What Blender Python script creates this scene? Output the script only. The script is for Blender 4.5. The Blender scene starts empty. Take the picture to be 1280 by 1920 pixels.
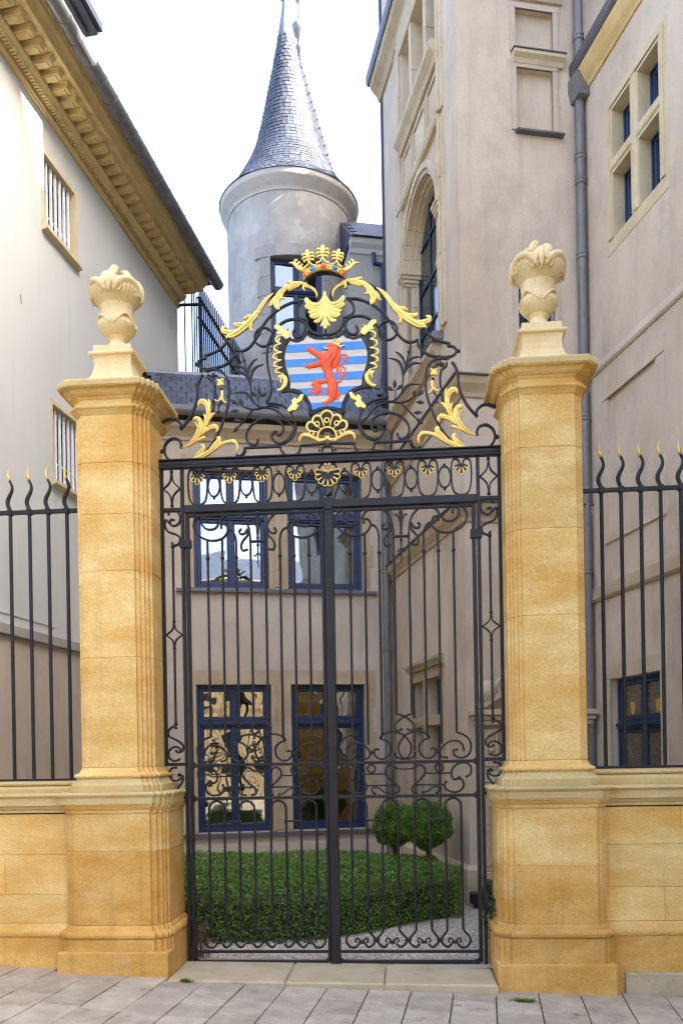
import bpy, math, random
import numpy as np
from mathutils import Matrix, Vector
random.seed(7); rng = np.random.default_rng(7)
R = math.radians
# ------------------------------------------------------------------ camera
FPX, CX, HY, YAW, ROLL, D0, HC, XC = 1623., 640., 1418., R(4.1), R(1.0), 6.65, 1.6, .543
sc = bpy.context.scene
cam = bpy.data.cameras.new('camera'); co = bpy.data.objects.new('camera', cam); sc.collection.objects.link(co)
cam.sensor_fit = 'VERTICAL'; cam.sensor_height = 36; cam.sensor_width = 24
cam.lens = FPX/1920*36; cam.shift_y = (HY-960)/1920; cam.clip_start = .05; cam.clip_end = 3000
co.matrix_world = Matrix.Translation((XC, -D0, HC)) @ Matrix.Rotation(YAW, 4, 'Z') @ Matrix.Rotation(math.pi/2, 4, 'X') @ Matrix.Rotation(-ROLL, 4, 'Z')
sc.camera = co
# ------------------------------------------------------------------ daylight
SUN_EL, SUN_AZ = R(36), R(-9)          # azimuth: degrees from +X towards +Y (the sun stands behind the palace, to the right)
w = bpy.data.worlds.new('World'); sc.world = w; w.use_nodes = True
nt = w.node_tree; bg = nt.nodes['Background']
sky = nt.nodes.new('ShaderNodeTexSky'); sky.sky_type = 'NISHITA'; sky.sun_disc = False
sky.sun_elevation = SUN_EL; sky.sun_rotation = math.pi/2-SUN_AZ; sky.air_density = .55; sky.dust_density = 5; sky.ozone_density = .2
nt.links.new(sky.outputs[0], bg.inputs[0]); bg.inputs[1].default_value = .15
sun = bpy.data.lights.new('sun', 'SUN'); sun.energy = 4.6; sun.angle = R(.55); sun.color = (1, .95, .87)
so = bpy.data.objects.new('sun', sun); sc.collection.objects.link(so)
sd = Vector((math.cos(SUN_EL)*math.cos(SUN_AZ), math.cos(SUN_EL)*math.sin(SUN_AZ), math.sin(SUN_EL)))
so.rotation_euler = sd.to_track_quat('Z', 'Y').to_euler()
vs = sc.view_settings; vs.view_transform = 'Standard'; vs.look = 'None'; vs.exposure = 3.35; vs.gamma = 1; vs.use_curve_mapping = False
sc.cycles.filter_width = 1.2; sc.cycles.max_bounces = 8; sc.cycles.diffuse_bounces = 4
# ------------------------------------------------------------------ measuring helpers: photo measurements -> metres on real planes
def ray(x, y):
    a = (x-CX)/FPX; b = -(y-HY)/FPX; c, s = math.cos(ROLL), math.sin(ROLL)
    r = a*c+b*s; q = -a*s+b*c; cy, sy = math.cos(YAW), math.sin(YAW)
    return (r*cy-sy, r*sy+cy, q)
def GP(x, y, Y=0.):
    d = ray(x, y); t = (Y+D0)/d[1]; return (XC+d[0]*t, HC+d[2]*t)
def zoomer(ox, oy, k):
    return lambda x, y, Y=0.: GP(ox+x/k, oy+y/k, Y)
def at_depth(x, y, dep):
    d = ray(x, y); t = dep/(-d[0]*math.sin(YAW)+d[1]*math.cos(YAW)); return Vector((XC+d[0]*t, -D0+d[1]*t, HC+d[2]*t))
class Frame:
    """a wall plane: local x along the wall, local y into the wall, z up"""
    def __init__(s, O, ang):
        s.O = Vector((O[0], O[1], 0)); s.a = Vector((math.cos(ang), math.sin(ang), 0)); s.i = Vector((-math.sin(ang), math.cos(ang), 0))
        s.M = Matrix.Translation(s.O) @ Matrix.Rotation(ang, 4, 'Z')
    def px(s, x, y, d=0.):
        r = Vector(ray(x, y)); O = s.O+s.i*d; c = Vector((XC, -D0, 0))
        t = (O-c).dot(s.i)/(r.x*s.i.x+r.y*s.i.y); P = c+Vector((r.x*t, r.y*t, 0))
        return ((P-s.O).dot(s.a), HC+r.z*t)
    def at(s, x, d, z=0): return s.O+s.a*x+s.i*d+Vector((0, 0, z))
# ------------------------------------------------------------------ scene helpers
WM = {}
def link(o): sc.collection.objects.link(o); return o
def tag(o, label=None, cat=None, group=None, kind=None):
    if label: o['label'] = label
    if cat: o['category'] = cat
    if group: o['group'] = group
    if kind: o['kind'] = kind
    return o
def thing(name, M, label, cat, group=None):
    if not isinstance(M, Matrix): M = Matrix.Translation(M)
    o = link(bpy.data.objects.new(name, None)); o.matrix_basis = M; WM[o.name] = M.copy(); o.empty_display_size = .2
    return tag(o, label, cat, group)
def place(name, me, M, parent=None):
    o = link(bpy.data.objects.new(name, me)); WM[o.name] = M.copy()
    if parent: o.parent = parent; o.matrix_basis = WM[parent.name].inverted() @ M
    else: o.matrix_basis = M
    return o
class MB:
    def __init__(s): s.v = []; s.f = []
    def quad(s, *p): n = len(s.v); s.v += [tuple(q) for q in p]; s.f.append(tuple(range(n, n+len(p)))); return s
    def box(s, x0, x1, y0, y1, z0, z1):
        n = len(s.v); s.v += [(x, y, z) for x in (x0, x1) for y in (y0, y1) for z in (z0, z1)]
        s.f += [tuple(n+i for i in q) for q in ((0, 1, 3, 2), (4, 6, 7, 5), (0, 4, 5, 1), (2, 3, 7, 6), (0, 2, 6, 4), (1, 5, 7, 3))]; return s
    def cbox(s, x0, x1, y0, y1, z0, z1, c=.004):
        """box with chamfered edges"""
        n = len(s.v); X = (x0, x1); Y = (y0, y1); Z = (z0, z1); idx = {}
        for i in (0, 1):
            for j in (0, 1):
                for k in (0, 1):
                    sx, sy, sz = (1, -1)[i], (1, -1)[j], (1, -1)[k]
                    for ax in range(3):
                        p = [X[i]+sx*c, Y[j]+sy*c, Z[k]+sz*c]; p[ax] = (X[i], Y[j], Z[k])[ax]
                        idx[i, j, k, ax] = len(s.v); s.v.append(tuple(p))
        F = []
        for ax in range(3):
            for e in (0, 1):
                o1, o2 = [a for a in range(3) if a != ax]; q = []
                for a, b in ((0, 0), (1, 0), (1, 1), (0, 1)):
                    t = [0, 0, 0]; t[ax] = e; t[o1] = a; t[o2] = b; q.append(idx[t[0], t[1], t[2], ax])
                if (e == 0) == (ax != 1): q.reverse()
                F.append(tuple(q))
        for ax in range(3):
            o1, o2 = [a for a in range(3) if a != ax]
            for a in (0, 1):
                for b in (0, 1):
                    t0 = [0, 0, 0]; t1 = [0, 0, 0]; t0[ax] = 0; t1[ax] = 1; t0[o1] = t1[o1] = a; t0[o2] = t1[o2] = b
                    q = [idx[(*t0, o1)], idx[(*t1, o1)], idx[(*t1, o2)], idx[(*t0, o2)]]
                    F.append(tuple(q))
        for i in (0, 1):
            for j in (0, 1):
                for k in (0, 1): F.append((idx[i, j, k, 0], idx[i, j, k, 1], idx[i, j, k, 2]))
        s.f += F; s.fixn = True; return s
    def prism(s, poly, x0, x1, axis=0):
        """closed polygon of (y,z) extruded along x (axis 0), or (x,y) along z (axis 2), or (x,z) along y (axis 1)"""
        n = len(s.v); m = len(poly)
        for e in (x0, x1):
            for a, b in poly: s.v.append({0: (e, a, b), 1: (a, e, b), 2: (a, b, e)}[axis])
        s.f.append(tuple(n+i for i in range(m))[::-1]); s.f.append(tuple(n+m+i for i in range(m)))
        s.f += [(n+i, n+(i+1) % m, n+m+(i+1) % m, n+m+i) for i in range(m)]; s.fixn = True; return s
    def rings(s, rings, closed=True, cap=True):
        n = len(s.v); m = len(rings[0])
        for r in rings: s.v += [tuple(p) for p in r]
        for k in range(len(rings)-1):
            for i in range(m if closed else m-1):
                a = n+k*m+i; b = n+k*m+(i+1) % m; s.f.append((a, b, b+m, a+m))
        if cap and closed: s.f.append(tuple(n+i for i in range(m))[::-1]); s.f.append(tuple(n+(len(rings)-1)*m+i for i in range(m)))
        s.fixn = True; return s
    def lathe(s, prof, n=24, c=(0, 0), mod=None, a0=0., a1=2*math.pi):
        full = abs(a1-a0-2*math.pi) < 1e-6; rs = []
        for r, z in prof:
            ring = []
            for i in range(n if full else n+1):
                t = a0+(a1-a0)*i/n; q = mod(r, z, t) if mod else r
                if isinstance(q, tuple): q, zz = q
                else: zz = z
                ring.append((c[0]+q*math.cos(t), c[1]+q*math.sin(t), zz))
            rs.append(ring)
        return s.rings(rs, closed=full, cap=full)
    def tube(s, pts, r, n=8, cap=True):
        pts = [Vector(p) for p in pts]; rs = []; up = None
        rad = r if hasattr(r, '__len__') else [r]*len(pts)
        for i, p in enumerate(pts):
            t = (pts[min(i+1, len(pts)-1)]-pts[max(i-1, 0)]).normalized()
            if up is None: up = t.orthogonal().normalized()
            up = (up-t*up.dot(t)).normalized(); b = t.cross(up)
            rs.append([p+(up*math.cos(2*math.pi*k/n)+b*math.sin(2*math.pi*k/n))*rad[i] for k in range(n)])
        return s.rings(rs, cap=cap)
    def ball(s, c, r, n=8):
        pr = [(max(1e-4, r*math.sin(math.pi*i/6)), c[2]-r*math.cos(math.pi*i/6)) for i in range(7)]
        return s.lathe(pr, n, (c[0], c[1]))
    def build(s, name, mat, parent=None, M=None, smooth=False, kind=None, label=None):
        me = bpy.data.meshes.new(name); me.from_pydata(s.v, [], s.f)
        if getattr(s, 'fixn', False):
            import bmesh
            bm = bmesh.new(); bm.from_mesh(me); bmesh.ops.recalc_face_normals(bm, faces=bm.faces); bm.to_mesh(me); bm.free()
        if smooth:
            me.shade_smooth() if smooth is True else None
            if smooth is not True:
                me.shade_smooth(); me.set_sharp_from_angle(angle=R(smooth))
        me.materials.append(mat)
        if parent is not None and M is None: M = WM[parent.name]
        o = place(name, me, M or Matrix(), parent)
        if kind: o['kind'] = kind
        if label: o['label'] = label
        return o
def smooth_path(pts, closed=False, sub=6):
    """Catmull-Rom through 2D points"""
    P = [tuple(p) for p in pts]; n = len(P); out = []
    if n < 3: return P
    for i in range(n if closed else n-1):
        p0 = P[(i-1) % n] if (closed or i > 0) else P[0]; p1 = P[i]; p2 = P[(i+1) % n]; p3 = P[(i+2) % n] if (closed or i+2 < n) else P[-1]
        for k in range(sub):
            t = k/sub; t2 = t*t; t3 = t2*t
            out.append(tuple(.5*((2*b)+(-a+c)*t+(2*a-5*b+4*c-d)*t2+(-a+3*b-3*c+d)*t3) for a, b, c, d in zip(p0, p1, p2, p3)))
    if not closed: out.append(P[-1])
    return out
# ------------------------------------------------------------------ materials
def M_(name, c1, c2=None, rough=.8, scale=3., detail=6., bump=.0, bscale=60., metal=0., spec=None, rand=.0, stretch=(1, 1, 1), lo=.35, hi=.65, stain=None, fine=.0, streak=None, blotch=None):
    m = bpy.data.materials.new(name); m.use_nodes = True; nt = m.node_tree; N = nt.nodes; L = nt.links; b = N['Principled BSDF']
    b.inputs['Roughness'].default_value = rough; b.inputs['Metallic'].default_value = metal
    if spec is not None: b.inputs['Specular IOR Level'].default_value = spec
    c2 = c2 or c1
    g = N.new('ShaderNodeNewGeometry'); mp = N.new('ShaderNodeMapping'); mp.inputs['Scale'].default_value = stretch; L.new(g.outputs['Position'], mp.inputs[0])
    no = N.new('ShaderNodeTexNoise'); no.inputs['Scale'].default_value = scale; no.inputs['Detail'].default_value = detail; no.inputs['Roughness'].default_value = .6; L.new(mp.outputs[0], no.inputs['Vector'])
    mr = N.new('ShaderNodeMapRange'); mr.inputs['From Min'].default_value = lo; mr.inputs['From Max'].default_value = hi; L.new(no.outputs[0], mr.inputs[0])
    mx = N.new('ShaderNodeMix'); mx.data_type = 'RGBA'; mx.inputs['A'].default_value = (*c1, 1); mx.inputs['B'].default_value = (*c2, 1); L.new(mr.outputs[0], mx.inputs['Factor']); col = mx.outputs['Result']
    if stain:   # (colour, scale, threshold lo, hi, strength)
        n2 = N.new('ShaderNodeTexNoise'); n2.inputs['Scale'].default_value = stain[1]; n2.inputs['Detail'].default_value = 8; n2.inputs['Roughness'].default_value = .7
        L.new(mp.outputs[0], n2.inputs['Vector']); r2 = N.new('ShaderNodeMapRange'); r2.inputs['From Min'].default_value = stain[2]; r2.inputs['From Max'].default_value = stain[3]; r2.inputs['To Max'].default_value = stain[4]; L.new(n2.outputs[0], r2.inputs[0])
        m2 = N.new('ShaderNodeMix'); m2.data_type = 'RGBA'; m2.inputs['B'].default_value = (*stain[0], 1); L.new(r2.outputs[0], m2.inputs['Factor']); L.new(col, m2.inputs['A']); col = m2.outputs['Result']
    if streak:   # rain streaks: (colour, strength, scale)
        m5 = N.new('ShaderNodeMapping'); m5.inputs['Scale'].default_value = (1, 1, .09); L.new(g.outputs['Position'], m5.inputs[0])
        n5 = N.new('ShaderNodeTexNoise'); n5.inputs['Scale'].default_value = streak[2]; n5.inputs['Detail'].default_value = 7; n5.inputs['Roughness'].default_value = .65; L.new(m5.outputs[0], n5.inputs['Vector'])
        r5 = N.new('ShaderNodeMapRange'); r5.inputs['From Min'].default_value = .52; r5.inputs['From Max'].default_value = .72; r5.inputs['To Max'].default_value = streak[1]; L.new(n5.outputs[0], r5.inputs[0])
        m6 = N.new('ShaderNodeMix'); m6.data_type = 'RGBA'; m6.inputs['B'].default_value = (*streak[0], 1); L.new(r5.outputs[0], m6.inputs['Factor']); L.new(col, m6.inputs['A']); col = m6.outputs['Result']
    if blotch:   # sharp-edged patches and spots: (colour, strength, scale, lo)
        n7 = N.new('ShaderNodeTexNoise'); n7.inputs['Scale'].default_value = blotch[2]; n7.inputs['Detail'].default_value = 10; n7.inputs['Roughness'].default_value = .75; n7.inputs['Distortion'].default_value = .6; L.new(g.outputs['Position'], n7.inputs['Vector'])
        r7 = N.new('ShaderNodeMapRange'); r7.inputs['From Min'].default_value = blotch[3]; r7.inputs['From Max'].default_value = blotch[3]+.05; r7.inputs['To Max'].default_value = blotch[1]; L.new(n7.outputs[0], r7.inputs[0])
        m8 = N.new('ShaderNodeMix'); m8.data_type = 'RGBA'; m8.inputs['B'].default_value = (*blotch[0], 1); L.new(r7.outputs[0], m8.inputs['Factor']); L.new(col, m8.inputs['A']); col = m8.outputs['Result']
    if fine:
        n3 = N.new('ShaderNodeTexNoise'); n3.inputs['Scale'].default_value = 90; n3.inputs['Detail'].default_value = 4; L.new(g.outputs['Position'], n3.inputs['Vector'])
        hs = N.new('ShaderNodeHueSaturation'); r3 = N.new('ShaderNodeMapRange'); r3.inputs['From Min'].default_value = .3; r3.inputs['From Max'].default_value = .7; r3.inputs['To Min'].default_value = 1-fine; r3.inputs['To Max'].default_value = 1+fine
        L.new(n3.outputs[0], r3.inputs[0]); L.new(r3.outputs[0], hs.inputs['Value']); L.new(col, hs.inputs['Color']); col = hs.outputs[0]
    if rand:
        oi = N.new('ShaderNodeObjectInfo'); h2 = N.new('ShaderNodeHueSaturation'); r4 = N.new('ShaderNodeMapRange'); r4.inputs['To Min'].default_value = 1-rand; r4.inputs['To Max'].default_value = 1+rand
        L.new(oi.outputs['Random'], r4.inputs[0]); L.new(r4.outputs[0], h2.inputs['Value']); L.new(col, h2.inputs['Color']); col = h2.outputs[0]
    L.new(col, b.inputs['Base Color'])
    if bump:
        nb = N.new('ShaderNodeTexNoise'); nb.inputs['Scale'].default_value = bscale; nb.inputs['Detail'].default_value = 5; L.new(mp.outputs[0], nb.inputs['Vector'])
        bp = N.new('ShaderNodeBump'); bp.inputs['Strength'].default_value = bump; bp.inputs['Distance'].default_value = .01; L.new(nb.outputs[0], bp.inputs['Height']); L.new(bp.outputs[0], b.inputs['Normal'])
    return m
MT = dict(
 ochre=M_('ochre_sandstone', (.67, .40, .10), (.83, .615, .25), blotch=((.90, .74, .42), .5, 2.3, .60), streak=((.52, .31, .09), .28, 5), rough=.85, scale=1.6, bump=.6, bscale=38, rand=.07, stretch=(1, 1, 2.6), stain=((.66, .34, .055), 1.9, .50, .68, .6), fine=.14),
 ochred=M_('deep_ochre_sandstone', (.54, .285, .05), (.70, .435, .13), blotch=((.30, .22, .10), .45, 4, .62), streak=((.36, .20, .05), .5, 6), rough=.88, scale=2.0, bump=.5, bscale=55, rand=.08, stretch=(1, 1, 2.2), stain=((.66, .50, .26), 2.6, .56, .72, .6), fine=.15),
 pale=M_('pale_carved_stone', (.74, .57, .28), (.82, .68, .40), rough=.85, scale=6, bump=.3, bscale=50, stain=((.50, .42, .16), 5, .58, .75, .6), fine=.07),
 mosst=M_('weathered_coping_stone', (.56, .40, .16), (.60, .47, .22), rough=.9, scale=2.5, bump=.4, bscale=50, rand=.06, stretch=(1, 1, 2), stain=((.42, .37, .14), 3.2, .50, .68, .7), fine=.10),
 plaster=M_('pinkish_lime_plaster', (.53, .43, .315), (.66, .565, .43), blotch=((.34, .29, .24), .30, 5, .63), streak=((.40, .33, .27), .42, 7), rough=.92, scale=1.3, bump=.4, bscale=22, stain=((.37, .305, .255), 1.7, .52, .72, .62), stretch=(1, 1, .7), fine=.09),
 plasterA=M_('lilac_grey_plaster', (.49, .405, .305), (.56, .48, .375), blotch=((.37, .31, .26), .30, 4, .62), streak=((.37, .31, .26), .45, 8), rough=.92, scale=1.5, bump=.35, bscale=24, stain=((.35, .30, .26), 2.0, .54, .72, .6), fine=.08),
 plasterT=M_('mottled_grey_plaster', (.37, .335, .275), (.50, .465, .395), blotch=((.34, .31, .28), .35, 4, .60), streak=((.34, .31, .28), .35, 7), rough=.92, scale=2.0, bump=.4, bscale=20, stain=((.60, .57, .50), 2.6, .53, .66, .75), fine=.08),
 cream=M_('cream_painted_render', (.535, .54, .50), (.59, .595, .55), blotch=((.46, .45, .41), .25, 6, .66), streak=((.47, .46, .41), .30, 6), rough=.85, scale=.6, bump=.12, bscale=30, stain=((.48, .48, .45), .9, .6, .8, .5), fine=.02),
 trim=M_('buff_painted_cornice', (.60, .44, .18), (.70, .54, .26), streak=((.36, .28, .15), .4, 9), rough=.85, scale=2.5, bump=.15, bscale=40, stain=((.40, .32, .18), 4, .55, .75, .5), fine=.05),
 band=M_('tan_limestone', (.42, .315, .19), (.52, .42, .28), rough=.88, scale=2.2, bump=.3, bscale=40, rand=.05, stain=((.40, .28, .14), 2.6, .52, .72, .6), fine=.07),
 stone=M_('light_dressed_stone', (.52, .425, .28), (.62, .53, .37), rough=.88, scale=2.2, bump=.25, bscale=40, rand=.05, stain=((.46, .37, .24), 3, .55, .74, .5), fine=.06),
 grey=M_('grey_dressed_stone', (.33, .31, .27), (.42, .38, .32), rough=.9, scale=3, bump=.35, bscale=40, rand=.08, fine=.08),
 iron=M_('dark_blue_iron_paint', (.010, .0105, .012), (.018, .018, .020), blotch=((.045, .03, .022), .6, 9, .60), rough=.44, scale=7, bump=.12, bscale=120, spec=.38, fine=.15),
 gold=M_('gold_leaf', (.84, .54, .11), (.92, .68, .22), rough=.30, scale=30, metal=.78, bump=.25, bscale=160, spec=.6, stain=((.45, .22, .03), 60, .60, .75, .6)),
 red=M_('vermilion_paint', (.84, .085, .012), (.88, .13, .03), rough=.42, scale=20, bump=.15, bscale=120),
 blue=M_('heraldic_blue_paint', (.045, .24, .68), (.06, .28, .74), rough=.45, scale=8, stain=((.03, .15, .5), 30, .6, .75, .4)),
 silver=M_('silvered_sheet', (.60, .56, .47), (.70, .65, .55), rough=.5, scale=5, bump=.1, bscale=60, stain=((.5, .44, .34), 12, .55, .75, .5), stretch=(1, 1, 5)),
 frame=M_('navy_window_paint', (.012, .028, .078), (.016, .038, .105), rough=.38, scale=4),
 trimw=M_('beige_window_stone', (.56, .46, .27), (.65, .56, .36), rough=.85, scale=2.5, bump=.2, bscale=40, stain=((.42, .34, .2), 4, .55, .75, .5), fine=.06),
 town=M_('pale_townhouse_render', (.62, .48, .28), (.70, .57, .36), rough=.9, scale=2),
 turc=M_('cream_turret_cornice', (.58, .52, .42), (.66, .60, .50), rough=.85, scale=3, bump=.2, blotch=((.36, .31, .24), .4, 6, .62), streak=((.42, .36, .28), .4, 9)),
 spirel=M_('matt_weathered_slate', (.03, .034, .045), (.06, .066, .08), rough=.75, scale=9),
 slate=M_('blue_slate', (.014, .019, .034), (.045, .055, .080), rough=.48, scale=9, bump=.4, bscale=40, rand=.5, fine=.15),
 zinc=M_('grey_zinc', (.17, .172, .18), (.23, .232, .238), rough=.42, scale=4, metal=.3, stain=((.33, .33, .34), 9, .58, .72, .5)),
 lead=M_('dark_lead', (.10, .105, .12), (.14, .145, .16), rough=.5, scale=5, metal=.4),
 pipe=M_('grey_violet_painted_pipe', (.16, .15, .145), (.20, .19, .18), rough=.5, scale=5, metal=.2, stain=((.34, .33, .35), 20, .62, .72, .6)),
 white=M_('white_painted_bars', (.78, .78, .78), (.82, .82, .82), rough=.5),
 paving=M_('grey_paving_stone', (.37, .315, .235), (.50, .44, .34), blotch=((.20, .17, .14), .5, 7, .60), rough=.85, scale=6, bump=.4, bscale=60, rand=.13, stain=((.22, .20, .18), 9, .56, .72, .6), fine=.12),
 joint=M_('dark_paving_joint', (.06, .055, .045), (.09, .08, .05), rough=.95, scale=20, bump=.5, bscale=80),
 step=M_('worn_threshold_stone', (.44, .36, .22), (.53, .45, .29), rough=.85, scale=3, bump=.35, bscale=60, stain=((.28, .27, .12), 4, .52, .7, .7), fine=.08),
 gravel=M_('pale_gravel', (.40, .34, .26), (.62, .55, .44), rough=.9, scale=60, bump=1., bscale=90, rand=.1, lo=.4, hi=.6),
 shadefill=M_('dark_shade_fill', (.03, .025, .018), (.05, .04, .03), rough=.95, scale=10, bump=.5),  # near-black fill, painted-in shade behind slate gaps and inside foliage
 bark=M_('brown_twig_bark', (.10, .06, .035), (.16, .10, .06), rough=.9, scale=20, bump=.4),
 rust=M_('rusty_iron', (.16, .04, .015), (.10, .03, .02), rough=.8, scale=30, bump=.4),
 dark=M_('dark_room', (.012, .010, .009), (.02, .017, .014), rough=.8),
 blind=M_('roller_blind', (.5, .46, .38), (.54, .5, .42), rough=.8),
)
def leafmat(name, c1, c2, c3):
    m = M_(name, c1, c2, rough=.45, scale=14, lo=.3, hi=.7, stain=(c3, 40, .5, .7, .8)); b = m.node_tree.nodes['Principled BSDF']
    b.inputs['Specular IOR Level'].default_value = .5
    return m
MT['leaf'] = leafmat('box_leaf', (.045, .12, .010), (.12, .27, .018), (.32, .48, .05))
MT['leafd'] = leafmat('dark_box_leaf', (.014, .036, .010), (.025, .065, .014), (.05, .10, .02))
MT['yew'] = leafmat('yew_leaf', (.045, .11, .01), (.12, .26, .02), (.30, .45, .05))
MT['grass'] = leafmat('grass_blade', (.08, .16, .02), (.12, .22, .03), (.18, .26, .05))
def glass(name, ior, ripple, scale=2.2):
    m = bpy.data.materials.new(name); m.use_nodes = True; nt = m.node_tree; N = nt.nodes; N.remove(N['Principled BSDF']); out = N['Material Output']
    n = N.new('ShaderNodeTexNoise'); n.inputs['Scale'].default_value = scale; n.inputs['Detail'].default_value = 1
    g = N.new('ShaderNodeNewGeometry'); nt.links.new(g.outputs['Position'], n.inputs['Vector'])
    bp = N.new('ShaderNodeBump'); bp.inputs['Strength'].default_value = ripple; bp.inputs['Distance'].default_value = .05; nt.links.new(n.outputs[0], bp.inputs['Height'])
    f = N.new('ShaderNodeFresnel'); f.inputs['IOR'].default_value = ior; t = N.new('ShaderNodeBsdfTransparent'); t.inputs[0].default_value = (.72, .78, .76, 1)
    gl = N.new('ShaderNodeBsdfGlossy'); gl.inputs['Roughness'].default_value = .01; gl.inputs[0].default_value = (.72, .80, .90, 1); nt.links.new(bp.outputs[0], gl.inputs['Normal'])
    mx = N.new('ShaderNodeMixShader'); nt.links.new(f.outputs[0], mx.inputs[0]); nt.links.new(t.outputs[0], mx.inputs[1]); nt.links.new(gl.outputs[0], mx.inputs[2]); nt.links.new(mx.outputs[0], out.inputs[0])
    return m
MT['glass'] = glass('reflecting_window_glass', 3.1, .05)
MT['glassw'] = glass('wavy_old_window_glass', 2.9, .22); MT['glassw'].node_tree.nodes['Glossy BSDF'].inputs[0].default_value = (1, .93, .82, 1)
def lead_glass():
    m = bpy.data.materials.new('leaded_dark_glass'); m.use_nodes = True; nt = m.node_tree; b = nt.nodes['Principled BSDF']; b.inputs['Roughness'].default_value = .2; b.inputs['IOR'].default_value = 1.8
    g = nt.nodes.new('ShaderNodeNewGeometry'); v = nt.nodes.new('ShaderNodeTexVoronoi'); v.feature = 'DISTANCE_TO_EDGE'; v.inputs['Scale'].default_value = 22
    nt.links.new(g.outputs['Position'], v.inputs['Vector']); r = nt.nodes.new('ShaderNodeMapRange'); r.inputs['From Max'].default_value = .06; nt.links.new(v.outputs['Distance'], r.inputs[0])
    mx = nt.nodes.new('ShaderNodeMix'); mx.data_type = 'RGBA'; mx.inputs['A'].default_value = (.26, .23, .16, 1); mx.inputs['B'].default_value = (.09, .075, .05, 1); nt.links.new(r.outputs[0], mx.inputs['Factor']); nt.links.new(mx.outputs['Result'], b.inputs['Base Color'])
    return m
MT['leaded'] = lead_glass()
def island_rand(m, k=.3):
    nt = m.node_tree; b = nt.nodes['Principled BSDF']; src = b.inputs['Base Color'].links[0].from_socket
    g = nt.nodes.new('ShaderNodeNewGeometry'); r = nt.nodes.new('ShaderNodeMapRange'); r.inputs['To Min'].default_value = 1-k; r.inputs['To Max'].default_value = 1+k
    h = nt.nodes.new('ShaderNodeHueSaturation'); nt.links.new(g.outputs['Random Per Island'], r.inputs[0]); nt.links.new(r.outputs[0], h.inputs['Value']); nt.links.new(src, h.inputs['Color']); nt.links.new(h.outputs[0], b.inputs['Base Color'])
MT['slateI'] = M_('turret_slate', (.022, .027, .042), (.060, .068, .092), rough=.40, scale=9, bump=.3, bscale=40, fine=.1, spec=.6); island_rand(MT['slateI'], .22)
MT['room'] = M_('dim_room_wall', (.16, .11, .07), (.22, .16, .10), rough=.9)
MT['gravelI'] = M_('loose_pebble', (.48, .42, .33), (.64, .57, .46), rough=.85, scale=8); island_rand(MT['gravelI'], .4)
MT['blend'] = M_('stone_under_limewash', (.52, .43, .33), (.60, .51, .40), rough=.9, scale=3, bump=.3, bscale=40, rand=.05, stain=((.42, .33, .22), 3, .52, .72, .6), fine=.08)
# ------------------------------------------------------------------ wall builders
def wallpanel(fr, name, parent, mat, s0, s1, z0, z1, holes=(), depth=.25, y=0., kind=None):
    S = sorted({s0, s1, *[h[0] for h in holes], *[h[1] for h in holes]}); Z = sorted({z0, z1, *[h[2] for h in holes], *[h[3] for h in holes]}); m = MB()
    for a, b in zip(S, S[1:]):
        for c, d in zip(Z, Z[1:]):
            q, r = (a+b)/2, (c+d)/2
            if any(h[0] < q < h[1] and h[2] < r < h[3] for h in holes): continue
            m.quad((a, y, c), (b, y, c), (b, y, d), (a, y, d))
    for h in holes:
        a, b, c, d = h[:4]; e = y+(h[4] if len(h) > 4 else depth)
        m.quad((a, y, c), (a, y, d), (a, e, d), (a, e, c)); m.quad((b, y, c), (b, e, c), (b, e, d), (b, y, d))
        m.quad((a, y, d), (b, y, d), (b, e, d), (a, e, d)); m.quad((a, y, c), (a, e, c), (b, e, c), (b, y, c))
    return m.build(name, mat, parent, fr.M, kind=kind)
def run(fr, name, parent, mat, prof, s0, s1, seams=0, kind=None):
    """moulding: profile of (outward, z) extruded along the wall, butt-jointed lengths"""
    n = max(1, seams); L = (s1-s0)/n; o = None
    for k in range(n):
        a = s0+k*L+(.0015 if k else 0); b = s0+(k+1)*L-(.0015 if k < n-1 else 0)
        o = MB().prism([(-d, z) for d, z in prof], a, b, 0).build(name, mat, parent, fr.M)
    return o
def surround(fr, parent, s0, s1, z0, z1, w, mat, courses=5, proud=.004, lint=.2, mould=True, bottom=False, seed=0):
    rr = random.Random(seed); e = z1; Z = [z0+(e-z0)*k/courses for k in range(courses+1)]
    for side in (0, 1):
        for k in range(courses):
            ww = w*(1.0 if k % 2 else .72); a, b = ((s0-ww, s0) if side == 0 else (s1, s1+ww))
            MB().cbox(a, b, -proud, .03, Z[k]+.002, Z[k+1]-.002, .002).build('jamb_stone', mat, parent, fr.M)
    n = 2; 
    for k in range(n):
        a = s0-w+(s1-s0+2*w)*k/n; b = s0-w+(s1-s0+2*w)*(k+1)/n
        MB().cbox(a+.001, b-.001, -proud-.001, .03, z1+.002, z1+lint, .002).build('lintel_stone', mat, parent, fr.M)
    if bottom: MB().cbox(s0-w, s1+w, -proud-.001, .03, z0-.14, z0-.002, .002).build('sill_stone', mat, parent, fr.M)
    if mould:  # stepped inner moulding
        for i, (o, d) in enumerate(((.055, .022), (.03, .010))):
            m = MB(); m.box(s0-o, s0-.0, -d, .02, z0, z1); m.box(s1+.0, s1+o, -d, .02, z0, z1); m.box(s0-o, s1+o, -d-.002, .02, z1+.0005, z1+o)
            m.build('inner_moulding', mat, parent, fr.M)
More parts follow.
